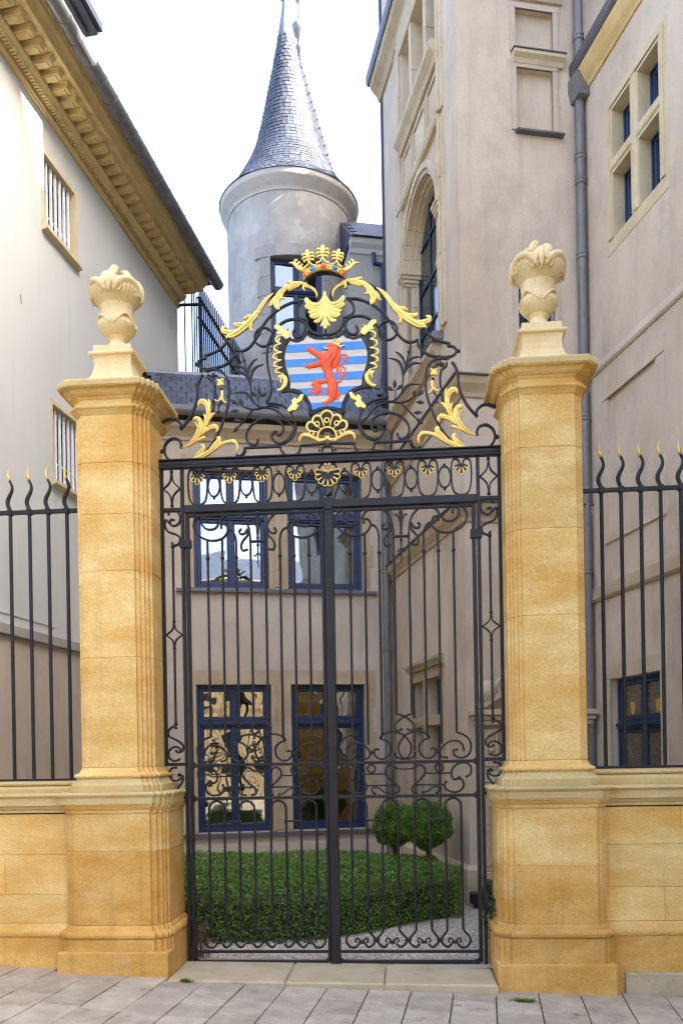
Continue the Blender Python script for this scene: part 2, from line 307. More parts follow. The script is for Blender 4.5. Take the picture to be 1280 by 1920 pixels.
def window(fr, parent, s0, s1, z0, z1, y, leaves=2, transom=None, gl='glass', fw=.05, mid=.045, bars=()):
    m = MB(); P = []
    def bar(a, b, c, d, t=0.): m.cbox(a, b, y-.03-t, y+.05, c, d, .004)
    bar(s0, s0+fw, z0, z1); bar(s1-fw, s1, z0, z1); bar(s0+fw, s1-fw, z1-fw, z1); bar(s0+fw, s1-fw, z0, z0+fw*1.15)
    zs = [(z0+fw*1.15, z1-fw)] if transom is None else [(z0+fw*1.15, transom-.04), (transom+.04, z1-fw)]
    if transom: bar(s0+fw, s1-fw, transom-.04, transom+.04, .02); m.cbox(s0+fw, s1-fw, y-.075, y-.045, transom-.015, transom+.02, .004)
    for c, d in zs:
        Wd = (s1-s0-2*fw)/leaves
        for k in range(leaves):
            a = s0+fw+k*Wd; b = a+Wd; t = .042
            m.cbox(a, a+t, y-.018, y+.04, c, d, .006); m.cbox(b-t, b, y-.018, y+.04, c, d, .006); m.cbox(a+t, b-t, y-.018, y+.04, d-t, d, .006); m.cbox(a+t, b-t, y-.018, y+.04, c, c+t*1.3, .006)
            m.cbox(a+t, a+t+.012, y-.005, y+.03, c+t, d-t, .003); m.cbox(b-t-.012, b-t, y-.005, y+.03, c+t, d-t, .003)
            P.append((a+t, b-t, c+t, d-t))
            if k: m.cbox(a-.014, a+.014, y-.034, y+.0, c, d, .004)
    wn = m.build('window', MT['frame'], parent, fr.M)
    for a, b, c, d in P:
        o = MB().box(a, b, y+.012, y+.022, c, d).build('pane', MT[gl], wn, fr.M)
    return wn
def pipe(fr, name, parent, s, d, z0, z1, r, mat, collars=(), top=None, bottom=None):
    m = MB(); pts = [(s, -d, z0), (s, -d, z1)]
    if bottom: pts = bottom+pts[1:]
    if top: pts = pts[:-1]+top
    m.tube(pts, r, 14)
    o = m.build(name, mat, parent, fr.M, smooth=40)
    for z in collars:
        c = MB().lathe([(r+.001, z-.035), (r+.010, z-.03), (r+.010, z-.012), (r+.004, z-.008), (r+.004, z+.008), (r+.010, z+.012), (r+.010, z+.03), (r+.001, z+.035)], 14, (s, -d))
        c.box(s-.012, s+.012, -d+r, 0.02-0.0, z-.01, z+.01); c.build('pipe_collar', mat, o, fr.M)
    return o
# ------------------------------------------------------------------ frames
TP, TL = R(14.7), R(5.5)
uA = TP
cor = at_depth(733, 1060, 12.3)
FA = Frame(cor, uA)                                 # back facade of the courtyard
FB = Frame(cor, uA-math.pi/2)                       # tower side wall, x runs towards the street
Cc = FB.at(3.193, 0); FC = Frame(Cc, uA)            # tower front wall
Ec = FC.at(1.421, 0); FE = Frame(Ec, uA-math.pi/2)  # right wing, x runs towards the street
Lc = at_depth(0, 1172, 9.2); FL = Frame(Lc, math.pi/2-TL)   # left house, x runs away from the street
# ================================================================== PAVEMENT AND COURTYARD GROUND
def gz(x, y=0): return -.026-.040*x            # the street falls to the right
m = MB()
m.quad((-60, -60, gz(-60)*0+.3), (60, -60, -.9), (60, 0.02, -.9), (-60, 0.02, .3)); 
m.v = [(x, y, gz(max(-7, min(7, x)))-.012) for x, y, _ in m.v]
m = MB(); X = [-60, -7, 7, 60]
for a, b in zip(X, X[1:]):
    za, zb = gz(max(-7, min(7, a)))-.014, gz(max(-7, min(7, b)))-.014
    m.quad((a, -60, za), (b, -60, zb), (b, -.592, zb), (a, -.592, za))
for a, b in ((-7, -1.18), (1.18, 7)): m.quad((a, -.592, gz(a)-.014), (b, -.592, gz(b)-.014), (b, -.12, gz(b)-.014), (a, -.12, gz(a)-.014))
street = m.build('pavement', MT['joint'], kind='structure')
WM[street.name] = Matrix(); tag(street, 'grey flagstone pavement in front of the gate')
# flagstones laid slightly askew to the gate
fs = Frame((0, 0), -TL+R(.2)); rr = random.Random(3)
tile_me = MB().cbox(0, 1, 0, 1, -1, 0, .012)
SW, SL = .291, .30
def clip_slab(x0, x1, y0, y1):
    pts = []
    for a, b in ((x0, y0), (x1, y0), (x1, y1), (x0, y1)): pts.append(fs.at(a, b))
    return pts
col = 0; x = -5.2; nsl = 0
while x < 4.6:
    y = -3.6+rr.random()*.3*SL
    while y < 0.2:
        L_ = SL*rr.choice((.9, 1, 1, 1.1)); P = clip_slab(x+.004, x+SW-.004, y+.0035, y+L_-.0035); cx, cy = sum(p.x for p in P)/4, sum(p.y for p in P)/4
        if cy < -.42 and cy > -3.3 and cx > -4.2 and cx < 3.6 and not (cy < -1.9 and abs(cx) > 2.9):
            if cx < 1.3 and cx > -1.3:      # trimmed along the step
                Q = []
                for i in range(4):
                    a_, b_ = P[i], P[(i+1) % 4]
                    if a_.y <= -.592: Q.append(a_)
                    if (a_.y <= -.592) != (b_.y <= -.592): Q.append(a_.lerp(b_, (-.592-a_.y)/(b_.y-a_.y)))
                P = Q
                if len(P) < 3: y += L_; continue
                cx, cy = sum(p.x for p in P)/len(P), sum(p.y for p in P)/len(P)
            dz = rr.uniform(-.0025, .0025); tx, ty = rr.uniform(-.006, .006), rr.uniform(-.006, .006)
            rings = []
            for sc_, h in ((1, -.03), (1, -.0035), (.985, 0)):
                rings.append([(cx+(p.x-cx)*sc_, cy+(p.y-cy)*sc_, gz(cx+(p.x-cx)*sc_)+dz+h+(p.x-cx)*tx+(p.y-cy)*ty) for p in P])
            MB().rings(rings).build('paving_slab', MT['paving'], street, Matrix()); nsl += 1
        y += L_
    x += SW
# courtyard ground
g = MB().quad((-9, -.12, -.05), (6, -.12, -.05), (6, 9, -.05), (-9, 9, -.05)).build('courtyard_ground', MT['gravel'], kind='structure'); tag(g, 'pale gravel ground of the courtyard behind the gate')
g.location.z = .05; WM[g.name] = Matrix.Translation((0, 0, .05))
# threshold step between the piers: two worn slabs
st = thing('threshold_step', (0, -.1, 0), 'worn stone threshold step under the double gate', 'step')
for a, b in ((-1.17, -.32), (-.316, .38), (.384, 1.17)):
    m = MB(); tz_ = lambda x: .010-.014*x
    m.rings([[(x, y, -.2 if not k else tz_(x)-(.012 if k == 1 else 0)) for x, y in ((a+e, -.585+e), (b-e, -.585+e), (b-e, .1), (a+e, .1))] for k, e in ((0, 0), (1, 0), (2, .010))]); m.build('step_slab', MT['step'], st, Matrix())
# loose pebbles
def pebbles(n, name, fx, mat, smin, smax):
    V = []; F = []; b = np.array([(1, 0, 0), (-1, 0, 0), (0, 1, 0), (0, -1, 0), (0, 0, 1)]); fb = [(0, 2, 4), (2, 1, 4), (1, 3, 4), (3, 0, 4)]
    for i in range(n):
        x, y, z = fx(); s = rng.uniform(smin, smax); a = rng.uniform(0, 6.3); q = b*s*np.array([1, rng.uniform(.6, 1), rng.uniform(.5, .9)])
        c, d = math.cos(a), math.sin(a); q = q@np.array([[c, d, 0], [-d, c, 0], [0, 0, 1]])+np.array([x, y, z]); o = len(V); V += q.tolist(); F += [tuple(o+k for k in t) for t in fb]
    me = bpy.data.meshes.new(name); me.from_pydata(V, [], F); me.materials.append(mat); return place(name, me, Matrix())
o = pebbles(17000, 'gravel', lambda: (rng.uniform(-1.5, 1.75), .12+abs(rng.normal(0, 1.0)), .002), MT['gravelI'], .006, .014); tag(o, 'loose pale gravel of the courtyard path', kind='stuff')

# ================================================================== COURTYARD BUILDING (back facade)
T = thing('courtyard_building', FA.at(-1.7, .3), 'low lilac-grey courtyard building with slate roof and four blue casement windows behind the gate', 'building')
wu = [(-2.76, -1.74, 3.93, 5.56), (-1.475, -.415, 3.93, 5.56)]; wl = [(-2.76, -1.74, .585, 2.61), (-1.465, -.42, .585, 2.61)]
wallpanel(FA, 'wall', T, MT['plasterA'], -4.6, 0, -.3, 6.1, wu+wl, .16)
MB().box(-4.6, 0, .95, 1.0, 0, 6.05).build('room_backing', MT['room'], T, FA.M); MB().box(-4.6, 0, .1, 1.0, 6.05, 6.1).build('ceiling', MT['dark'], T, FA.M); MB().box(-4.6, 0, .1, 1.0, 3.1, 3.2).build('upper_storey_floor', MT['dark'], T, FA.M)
for a, b in ((-2.7, -1.8), (-1.42, -.46)):
    MB().box(a, b, .19, .20, 2.38, 2.60).build('roller_blind', MT['blind'], T, FA.M)
for x_, w_ in ((-2.70, .16), (-1.95, .15), (-1.40, .2), (-.62, .15)):
    cu = MB(); n_ = 10
    for k in range(n_): cu.quad(*[(x_+w_*(k+e)/n_, .26+.02*math.sin((k+e)*2.1), z) for e, z in ((0, 3.25), (1, 3.25), (1, 5.5), (0, 5.5))])
    cu.build('curtain', MT['blind'], T, FA.M)
for i, (a, b, c, d) in enumerate(wu+wl):
    up = i < 2
    surround(FA, T, a, b, c, d, .16, MT['band'], 5 if up else 6, lint=.2, seed=i)
    window(FA, T, a, b, c, d, .11, 2, 4.93 if up else 2.08, 'glass' if up else 'glassw')
    if not up: pass
for z in (3.90, .55):
    run(FA, 'window_sill', T, MT['lead'], [(-.1, z-.02), (.07, z-.03), (.07, z+.012), (-.1, z+.03)], -3.0, -.22)
for z0, z1 in ((.6, 2.6), (3.95, 5.55)):   # stone mullion pier between the windows
    MB().cbox(-1.66, -1.555, -.012, .03, z0, z1, .006).build('mullion', MT['band'], T, FA.M)
    MB().cbox(-1.635, -1.58, -.024, .02, z0+.25, z1, .006).build('mullion', MT['band'], T, FA.M)
run(FA, 'cornice', T, MT['band'], [(-.02, 5.93), (.03, 5.93), (.04, 5.97), (.10, 6.03), (.16, 6.07), (.18, 6.14), (-.02, 6.16)], -4.6, 0, 4)
run(FA, 'plinth', T, MT['plasterA'], [(-.02, -.2), (.03, -.2), (.03, .40), (0.0, .44), (-.02, .44)], -4.6, 0)
# half-round gutter
gp = [(.26+.075*math.cos(t), 6.26+.08*math.sin(t)) for t in [math.pi+math.pi*k/8 for k in range(9)]]+[(.34, 6.29), (.18, 6.29)]
gu = run(FA, 'gutter', T, MT['zinc'], [(d, z) for d, z in gp], -4.0, -.02)
for k in range(7): MB().prism([(-.26-.085*math.cos(t), 6.26+.09*math.sin(t)) for t in [math.pi+math.pi*q/8 for q in range(9)]], -3.3+.5*k, -3.27+.5*k, 0).build('gutter_bracket', MT['zinc'], gu, FA.M)
rf = MB(); rf.prism([(-.20, 6.26), (.52, 7.06), (.52, 6.1), (-.1, 6.1)], -4.4, 0.0, 0); rf.box(-4.4, 0, .5, 2.2, 6.9, 7.0); roof = rf.build('roof', MT['shadefill'], T, FA.M)  # near-black underlay paints the shadow lines between the slate rows
run(FA, 'ridge_flashing', T, MT['zinc'], [(-.44, 7.0), (-.45, 7.06), (-.52, 7.10), (-.60, 7.09), (-.60, 7.03)], -4.4, 0)
ang = math.atan2(.78, .74); Ls = math.hypot(.78, .74); nr = 7; ex = Ls/nr; sl = MB().cbox(0, .129, 0, .014, 0, ex-.010, .002); slm = None
for r_ in range(nr):
    for k in range(25):
        s_ = -3.36+k*.136+(.068 if r_ % 2 else 0)
        if s_ > -.12: continue
        Mx = FA.M @ Matrix.Translation((s_+random.uniform(-.003, .003), -.24+ex*r_*math.cos(ang)-.016, 6.27+ex*r_*math.sin(ang)+.014)) @ Matrix.Rotation(-(math.pi/2-ang)+R(random.uniform(1.5, 4)), 4, 'X')
        if slm is None: o = sl.build('slate', MT['slate'], roof, Mx); slm = o.data
        else: place('slate', slm, Mx, roof)
MB().prism([(-3.62, 7.0), (-3.36, 7.0), (-3.5, 7.22)], .35, .5, 1).build('roof_cheek', MT['lead'], T, FA.M)
# downpipe in the corner
tp = MB()
pipe(FA, 'downpipe', T, -.10, .09, 0.05, 5.65, .055, MT['pipe'], (3.1, 1.05, 4.2), top=[(-.10, -.09, 5.62), (-.05, -.13, 5.85), (-.05, -.2, 6.1), (-.05, -.24, 6.22)])

# ================================================================== TOWER
T = thing('palace_tower', FC.at(.7, 1.2), 'tall pinkish plastered tower block with arched window and blind windows, behind the right pier', 'tower')
hB = [(1.02, 2.6, 9.66, 10.75, .34), (1.10, 2.5, 6.36, 8.64, .20), (1.05, 1.52, .62, 1.95, .22), (1.66, 2.28, .62, 1.95, .22), (1.05, 1.52, 2.07, 2.52, .22), (1.66, 2.28, 2.07, 2.52, .22)]
wallpanel(FB, 'side_wall', T, MT['plaster'], 0, 3.193, -.3, 19, hB, .3)
hC = [(.66, 1.09, 9.12, 9.585, .06), (.665, 1.08, 8.28, 8.95, .06), (.645, 1.06, 5.75, 6.90, .16)]
wallpanel(FC, 'front_wall', T, MT['plaster'], 0, 1.421, -.3, 19, hC, .1)
m = MB(); m.box(.6, 1.15, .06, .09, 8.2, 9.7); m.build('blocked_window_infill', MT['plaster'], T, FC.M)
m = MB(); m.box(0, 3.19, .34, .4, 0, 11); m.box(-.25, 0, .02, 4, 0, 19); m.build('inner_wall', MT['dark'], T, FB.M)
MB().box(0.2, 9, 3.2, 3.3, 0, 19).build('rear_wall', MT['plaster'], T, FC.M)
MB().box(0, 9, 0.4, 3.3, 19, 19.1).build('roof', MT['slate'], T, FC.M)
MB().box(1.421, 9, .02, .1, 8.6, 19).build('upper_wall', MT['plaster'], T, FC.M)
# unseen block added behind the tower to shade the turret below its roof
MB().box(2.2, 9, 3.4, 14, 0, 14.9).build('unseen_shade_block', MT['plaster'], T, FC.M)
# eaves of the side wall
run(FB, 'eaves_cornice', T, MT['band'], [(-.02, 10.95), (.03, 10.96), (.07, 11.04), (.15, 11.13), (.17, 11.2), (-.02, 11.2)], -.12, 3.3, 5)
run(FB, 'eaves_gutter', T, MT['lead'], [(-.02, 11.2), (.19, 11.2), (.21, 11.24), (.21, 11.33), (-.02, 11.33)], -.16, 3.3)
# stone strips framing the bays
for a, b in ((.70, .99), (2.63, 2.74)):
    for k, (c, d) in enumerate(((6.4, 7.2), (7.2, 8.05), (8.05, 8.7), (8.8, 9.45), (9.45, 10.2), (10.2, 10.92))):
        MB().cbox(a, b, -.03, .02, c+.002, d-.002, .004).build('pilaster_stone', MT['stone'], T, FB.M)
        MB().cbox(b-.07 if a < 1 else a, b if a < 1 else a+.04, -.055, -.028, c+.002, d-.002, .006).build('pilaster_moulding', MT['stone'], T, FB.M)
# loggia
for a, b in ((1.43, 1.53), (2.06, 2.17)):
    for c, d in ((9.66, 10.15), (10.154, 10.75)): MB().cbox(a, b, -.02, .33, c, d, .006).build('mullion', MT['stone'], T, FB.M)
run(FB, 'lintel', T, MT['stone'], [(-.3, 10.752), (.03, 10.752), (.05, 10.80), (.05, 10.85), (.08, 10.93), (-.3, 10.93)], 1.0, 2.63)
m = MB(); m.box(1.03, 2.6, .30, .33, 9.66, 10.75); m.build('loggia_infill', MT['stone'], T, FB.M)
window(FB, T, 2.2, 2.58, 9.68, 10.7, .25, 1)
run(FB, 'loggia_sill', T, MT['stone'], [(-.02, 9.42), (.04, 9.42), (.06, 9.47), (.12, 9.54), (.13, 9.6), (.10, 9.63), (-.3, 9.665)], .99, 2.63, 3)
for a, b in ((1.06, 1.50), (1.56, 2.10), (2.16, 2.6)):
    m = MB(); t = .045
    for q in ((a, b, 9.30, 9.30+t), (a, b, 8.88, 8.88+t), (a, a+t, 8.88+t, 9.30), (b-t, b, 8.88+t, 9.30)): m.box(q[0], q[1], -.028, .0, q[2], q[3])
    m.build('apron_panel', MT['stone'], T, FB.M)
    MB().cbox(a+t+.03, b-t-.03, -.018, 0, 8.88+t+.03, 9.30-.03, .008).build('apron_panel', MT['stone'], T, FB.M)
run(FB, 'string_moulding', T, MT['stone'], [(-.02, 8.71), (.05, 8.71), (.07, 8.75), (.07, 8.79), (0, 8.83)], .99, 2.63, 3)
# arched window: archivolt stones, jambs, capital, glazing
ac, az = 1.80, 7.83
for r0, r1, y0, y1 in ((.755, .825, -.06, .0), (.70, .755, -.035, .05), (.665, .70, .05, .10), (.64, .665, .10, .18)):
    n = 13
    for k in range(n):
        t0, t1 = math.pi*k/n+.003, math.pi*(k+1)/n-.003; sg = 5
        po = [(ac+r1*math.cos(t0+(t1-t0)*i/sg), az+r1*math.sin(t0+(t1-t0)*i/sg)) for i in range(sg+1)]+[(ac+r0*math.cos(t1-(t1-t0)*i/sg), az+r0*math.sin(t1-(t1-t0)*i/sg)) for i in range(sg+1)]
        MB().prism(po, y0, y1, 1).build('archivolt_stone', MT['stone'], T, FB.M)
m = MB(); N_ = 14
for k in range(N_):
    t0, t1 = math.pi*k/N_, math.pi*(k+1)/N_; p0 = (ac+.72*math.cos(t0), az+.72*math.sin(t0)); p1 = (ac+.72*math.cos(t1), az+.72*math.sin(t1)); m.quad((p0[0], .002, p0[1]), (p0[0], .002, 8.66), (p1[0], .002, 8.66), (p1[0], .002, p1[1]))
m.build('spandrel', MT['stone'], T, FB.M)
for a, b in ((.99, 1.10), (2.50, 2.60)):
    lf = a < 2
    for c, d in ((6.38, 6.9), (6.904, 7.4), (7.404, 7.66)):
        MB().cbox(a, b, -.035, .06, c, d, .005).build('jamb_stone', MT['stone'], T, FB.M); MB().cbox(a if lf else b-.085, a+.125 if lf else b, .06, .115, c, d, .005).build('jamb_stone', MT['stone'], T, FB.M)
        MB().cbox(a if lf else b-.07, a+.145 if lf else b, .115, .18, c, d, .005).build('jamb_stone', MT['stone'], T, FB.M)
    for k, (o, c) in enumerate(((.0, 7.665), (.02, 7.70), (.035, 7.745), (.05, 7.79))): MB().cbox(a-o, b+o+.02, -.035-o, .18, c, c+(.033, .043, .043, .045)[k], .006).build('capital', MT['stone'], T, FB.M)
m = MB(); m.box(1.1, 1.145, .15, .19, 6.36, 8.5); m.box(1.60, 1.612, .155, .17, 6.36, 8.55); m.box(2.0, 2.012, .155, .17, 6.36, 8.55); m.box(2.42, 2.5, .15, .19, 6.36, 8.5)
for z in (6.36, 6.95, 7.50, 8.05): m.box(1.145, 2.42, .155, .17, z, z+.016)
wn = m.build('window', MT['frame'], T, FB.M); MB().box(1.1, 2.5, .172, .182, 6.36, 8.6).build('pane', MT['glass'], wn, FB.M)
# string courses wrapping the corner
def wrap(z0, z1, d, smin, prof, name='string_course'):
    pr = [(k[0]*d, z0+(z1-z0)*k[1]) for k in prof]
    n = 4
    for k in range(n):
        a = smin+(3.193-smin)*k/n; b = smin+(3.193-smin)*(k+1)/n
        if k < n-1: MB().prism([(-q, z) for q, z in pr], a+.001, b-.001, 0).build(name, MT['band'], T, FB.M)
        else:  # mitred corner length
            R0 = []; 
            for s_, e in ((a, 0), (b, 1)): R0.append([tuple(FB.at(s_+(q if e else 0), -q, z)) for q, z in pr])
            MB().rings(R0).build(name, MT['band'], T, Matrix())
    R1 = [[tuple(FC.at(-q if e == 0 else x_, -q, z)) for q, z in pr] for x_, e in ((0, 0), (.7, 1))]; MB().rings(R1).build(name, MT['band'], T, Matrix())
    MB().rings([[tuple(FC.at(x_, -q, z)) for q, z in pr] for x_ in (.702, 1.421)]).build(name, MT['band'], T, Matrix())
wrap(5.38, 5.60, .11, .1, [(-.2, 0), (.2, 0), (.25, .2), (.75, .55), (.85, .75), (.85, .9), (-.2, .9)])
wrap(5.578, 5.60, .12, .1, [(-.2, 0.05), (1, 0.05), (1, .8), (-.2, 1)], 'lead_flashing')
wrap(4.06, 4.27, .11, .0, [(-.2, 0), (.2, 0), (.25, .2), (.75, .55), (.85, .75), (.85, .9), (-.2, .9)])
wrap(4.249, 4.275, .12, .0, [(-.2, 0.05), (1, 0.05), (1, .8), (-.2, 1)], 'lead_flashing')
wrap(-.2, .42, .05, .0, [(-.2, 0), (1, 0), (1, .93), (.3, 1), (-.2, 1)], 'plinth')
for o in list(sc.objects):
    if o.name.startswith('lead_flashing'): o.data.materials[0] = MT['lead']
    if o.name.startswith('plinth') and o.parent == T: o.data.materials[0] = MT['stone']
run(FB, 'window_ledge', T, MT['band'], [(-.02, 6.08), (.05, 6.10), (.08, 6.17), (.12, 6.22), (.12, 6.27), (-.02, 6.36)], .22, 2.5, 3)
MB().cbox(2.48, 2.60, -.125, .0, 6.28, 6.37, .006).build('zinc_cap', MT['zinc'], T, FB.M)
# ground floor cross window of the side wall
surround(FB, T, 1.05, 2.28, .62, 2.52, .13, MT['band'], 6, lint=.13, mould=True, seed=9)
MB().cbox(1.525, 1.655, -.012, .2, .62, 2.52, .008).build('mullion', MT['band'], T, FB.M)
for a, b in ((1.052, 1.522), (1.658, 2.278)): MB().cbox(a, b, -.012, .2, 1.952, 2.068, .008).build('transom', MT['band'], T, FB.M)
run(FB, 'window_hood', T, MT['band'], [(-.02, 2.655), (.04, 2.655), (.055, 2.69), (.085, 2.72), (.085, 2.755), (-.02, 2.775)], .93, 2.4)
for a, b in ((1.055, 1.52), (1.66, 2.275)):
    for c, d in ((.63, 1.945), (2.075, 2.515)): window(FB, T, a, b, c, d, .17, 1)
# blind windows and narrow window of the front wall
for (a, b, c, d) in ((.66, 1.09, 9.12, 9.585), (.665, 1.08, 8.28, 8.95), (.645, 1.06, 5.75, 6.90)):
    surround(FC, T, a, b, c, d, .10, MT['blend'], 4, lint=.09, seed=int(c), proud=.0015)
run(FC, 'window_ledge', T, MT['stone'], [(-.02, 8.985), (.03, 8.99), (.05, 9.03), (.09, 9.06), (.09, 9.095), (-.02, 9.112)], .62, 1.2)
run(FC, 'window_ledge', T, MT['lead'], [(-.02, 8.245), (.07, 8.245), (.07, 8.265), (-.02, 8.28)], .65, 1.19)
run(FC, 'lead_flashing', T, MT['lead'], [(-.02, 9.114), (.1, 9.098), (.1, 9.112), (-.02, 9.125)], .61, 1.21)
run(FC, 'window_hood', T, MT['stone'], [(-.02, 9.68), (.03, 9.68), (.06, 9.73), (.06, 9.77), (-.02, 9.79)], .60, 1.2)
window(FC, T, .645, 1.06, 5.75, 6.9, .11, 1)
# carved portal seen between gate and pier
PT = T
for a, b, c, d, y in ((.07, .36, 0, .28, -.16), (.09, .34, .28, .36, -.13), (.12, .31, .36, 1.30, -.11), (.09, .34, 1.30, 1.36, -.14), (.10, .33, 1.36, 1.42, -.125), (.13, .30, 1.42, 1.86, -.10), (.05, 1.36, 1.90, 1.95, -.14), (.03, 1.38, 1.95, 2.0, -.17), (.0, 1.4, 2.0, 2.06, -.21)):
    MB().cbox(a, b, y, .02, c+.001, d-.001, .006).build('portal_stone', MT['stone'], T, FC.M)
for c, d in ((.42, .80), (.86, 1.24), (1.47, 1.82)):
    m = MB(); a, b, t = .15, .28, .018
    for q in ((a, b, d-t, d), (a, b, c, c+t), (a, a+t, c+t, d-t), (b-t, b, c+t, d-t)): m.box(q[0], q[1], -.128, -.095, q[2], q[3])
    m.build('portal_panel', MT['stone'], T, FC.M)
    MB().ball((.215, -.11, (c+d)/2), .035, 10).build('rosette', MT['stone'], T, FC.M, smooth=True)
n = 9
for k in range(n):
    t0, t1 = math.pi*k/n+.004, math.pi*(k+1)/n-.004; po = [(.70+.36*math.cos(t), 1.38+.42*math.sin(t)) for t in (t0, (t0+t1)/2, t1)]+[(.70+.26*math.cos(t), 1.38+.33*math.sin(t)) for t in (t1, (t0+t1)/2, t0)]
    MB().prism(po, -.09, .02, 1).build('arch_stone', MT['stone'], T, FC.M)
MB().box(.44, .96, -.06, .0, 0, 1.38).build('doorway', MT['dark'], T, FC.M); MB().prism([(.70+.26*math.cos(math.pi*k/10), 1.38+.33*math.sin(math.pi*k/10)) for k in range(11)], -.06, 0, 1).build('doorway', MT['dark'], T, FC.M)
for s_ in (.02, .1):
    m = MB(); m.prism([(.04+s_, 2.065+s_*.7), (.10+s_, 2.065+s_*.7), (.72, 2.44+s_*.2), (.72, 2.50+s_*.2)], -.20+s_*.3, .0, 1); m.build('pediment_moulding', MT['stone'], T, FC.M)
m = MB(); m.lathe([(.03, 2.07), (.045, 2.09), (.02, 2.11), (.055, 2.15), (.09, 2.20), (.10, 2.25), (.085, 2.31), (.04, 2.36), (.01, 2.37)], 16, (.17, -.12), mod=lambda r, z, t: r*(1+.06*math.cos(8*t))); m.build('urn_ornament', MT['stone'], T, FC.M, smooth=True)
sp = [(.36+.11*(1-k/26)*math.cos(k*.45), -.12, 2.30+.11*(1-k/26)*math.sin(k*.45)) for k in range(25)]; MB().tube(sp, [.022-.0006*k for k in range(25)], 6).build('scroll_ornament', MT['stone'], T, FC.M, smooth=True)
# long downpipe in the corner with the wing
pp = pipe(FC, 'downpipe', T, 1.355, .075, .05, 13.2, .05, MT['pipe'], (1.9, 3.55, 5.2, 6.95, 7.75, 8.02, 9.3, 9.9))
MB().prism([(1.26, 8.76), (1.29, 8.62), (1.42, 8.62), (1.45, 8.76), (1.45, 8.86), (1.26, 8.86)], -.19, -.0, 1).build('hopper_head', MT['zinc'], pp, FC.M)
MB().tube([(1.418, -.03, .1), (1.418, -.03, 13)], .008, 6).build('cable', MT['rust'], pp, FC.M)

# ================================================================== RIGHT WING
T = thing('palace_wing', FE.at(1.2, .5), 'right wing of the palace with pinkish plaster and stone cross window above the right fence', 'building')
SE = 2.62
hE = [(.62, 1.04, 7.60, 8.14, .2), (1.13, 1.55, 7.60, 8.14, .2), (.62, 1.04, 6.82, 7.49, .2), (1.13, 1.55, 6.82, 7.49, .2), (.40, 1.36, 1.0, 2.35, .16)]
wallpanel(FE, 'wall', T, MT['plaster'], 0, SE, -.3, 8.8, hE+[(.465, 1.38, 3.9, 5.27, .02)], .2)
MB().box(.4, 1.45, .02, .05, 3.85, 5.3).build('blind_panel', MT['plaster'], T, FE.M)
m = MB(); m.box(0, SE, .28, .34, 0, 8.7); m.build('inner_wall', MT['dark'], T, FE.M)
FS = Frame(FE.at(SE, 0), uA-R(9))
wallpanel(FS, 'street_wall', T, MT['plaster'], 0, 9, -.5, 8.8)
q0, q1 = FS.at(0, -.1, 8.97), FS.at(9, -.1, 8.97); MB().quad(tuple(q0), tuple(q1), tuple(FS.at(9, 4, 15.8)), tuple(FS.at(2.5, 3.4, 15.8))).build('roof', MT['slate'], T, Matrix())
# slate roof rising away
m = MB(); P0 = FE.at(-.0, -.1, 8.97); P1 = FE.at(SE+.1, -.1, 8.97); P2 = FE.at(SE+.1, 3.4, 15.8); P3 = FE.at(0, 3.4, 15.8)
m.rings([[tuple(P0), tuple(P1), tuple(P2), tuple(P3)], [tuple(p-Vector((0, 0, .08))) for p in (P0, P1, P2, P3)]]); m.build('roof', MT['slate'], T, Matrix())
MB().quad(tuple(FE.at(SE, .1, 8.7)), tuple(FE.at(SE, 6.5, 8.7)), tuple(FE.at(SE, 3.4, 15.8))).build('gable', MT['plaster'], T, Matrix())
run(FE, 'eaves_cornice', T, MT['trim'], [(-.02, 8.70), (.02, 8.70), (.03, 8.73), (.07, 8.78), (.11, 8.86), (.12, 8.9), (-.02, 8.9)], 0.02, SE+.1, 4)
run(FE, 'eaves_gutter', T, MT['lead'], [(-.02, 8.902), (.13, 8.902), (.15, 8.93), (.155, 9.02), (.14, 9.04), (-.02, 9.04)], .02, SE+.1)
surround(FE, T, .62, 1.55, 6.82, 8.14, .10, MT['trimw'], 4, lint=.10, bottom=True, mould=True, seed=3)
MB().cbox(1.045, 1.125, -.026, .18, 6.82, 8.14, .014).build('mullion', MT['trimw'], T, FE.M)
for a, b in ((.622, 1.042), (1.128, 1.548)):
    MB().cbox(a, b, -.026, .18, 7.495, 7.595, .014).build('transom', MT['trimw'], T, FE.M)
    for c, d in ((6.825, 7.49), (7.6, 8.135)):
        window(FE, T, a, b, c, d, .15, 1)
        m = MB(); m.box(a, a+.03, -.01, .12, c, d); m.box(b-.03, b, -.01, .12, c, d); m.box(a+.03, b-.03, -.01, .12, d-.03, d); m.build('inner_moulding', MT['trimw'], T, FE.M)
run(FE, 'string_course', T, MT['plaster'], [(-.02, 5.60), (.012, 5.60), (.03, 5.618), (.03, 5.64), (-.02, 5.78)], .0, SE)
run(FE, 'string_course', T, MT['band'], [(-.02, 3.20), (.02, 3.20), (.04, 3.225), (.04, 3.24), (.01, 3.36), (-.02, 3.36)], .0, SE)
m = MB()
for q in ((.365, 1.53, 5.27, 5.41), (.365, 1.53, 3.77, 3.90), (.365, .465, 3.90, 5.27), (1.38, 1.53, 3.90, 5.27)): m.box(q[0], q[1], -.012, .0, q[2], q[3])
m.build('panel_frame', MT['plaster'], T, FE.M)
for z_ in (5.255, 3.765): MB().box(.365, 1.53, -.022, -.012, z_, z_+.015).build('panel_moulding', MT['stone'], T, FE.M)
surround(FE, T, .40, 1.36, 1.0, 2.35, .12, MT['stone'], 4, lint=.16, mould=False, seed=5)
window(FE, T, .40, 1.36, 1.0, 2.35, .11, 2, 1.87, 'leaded', fw=.035)
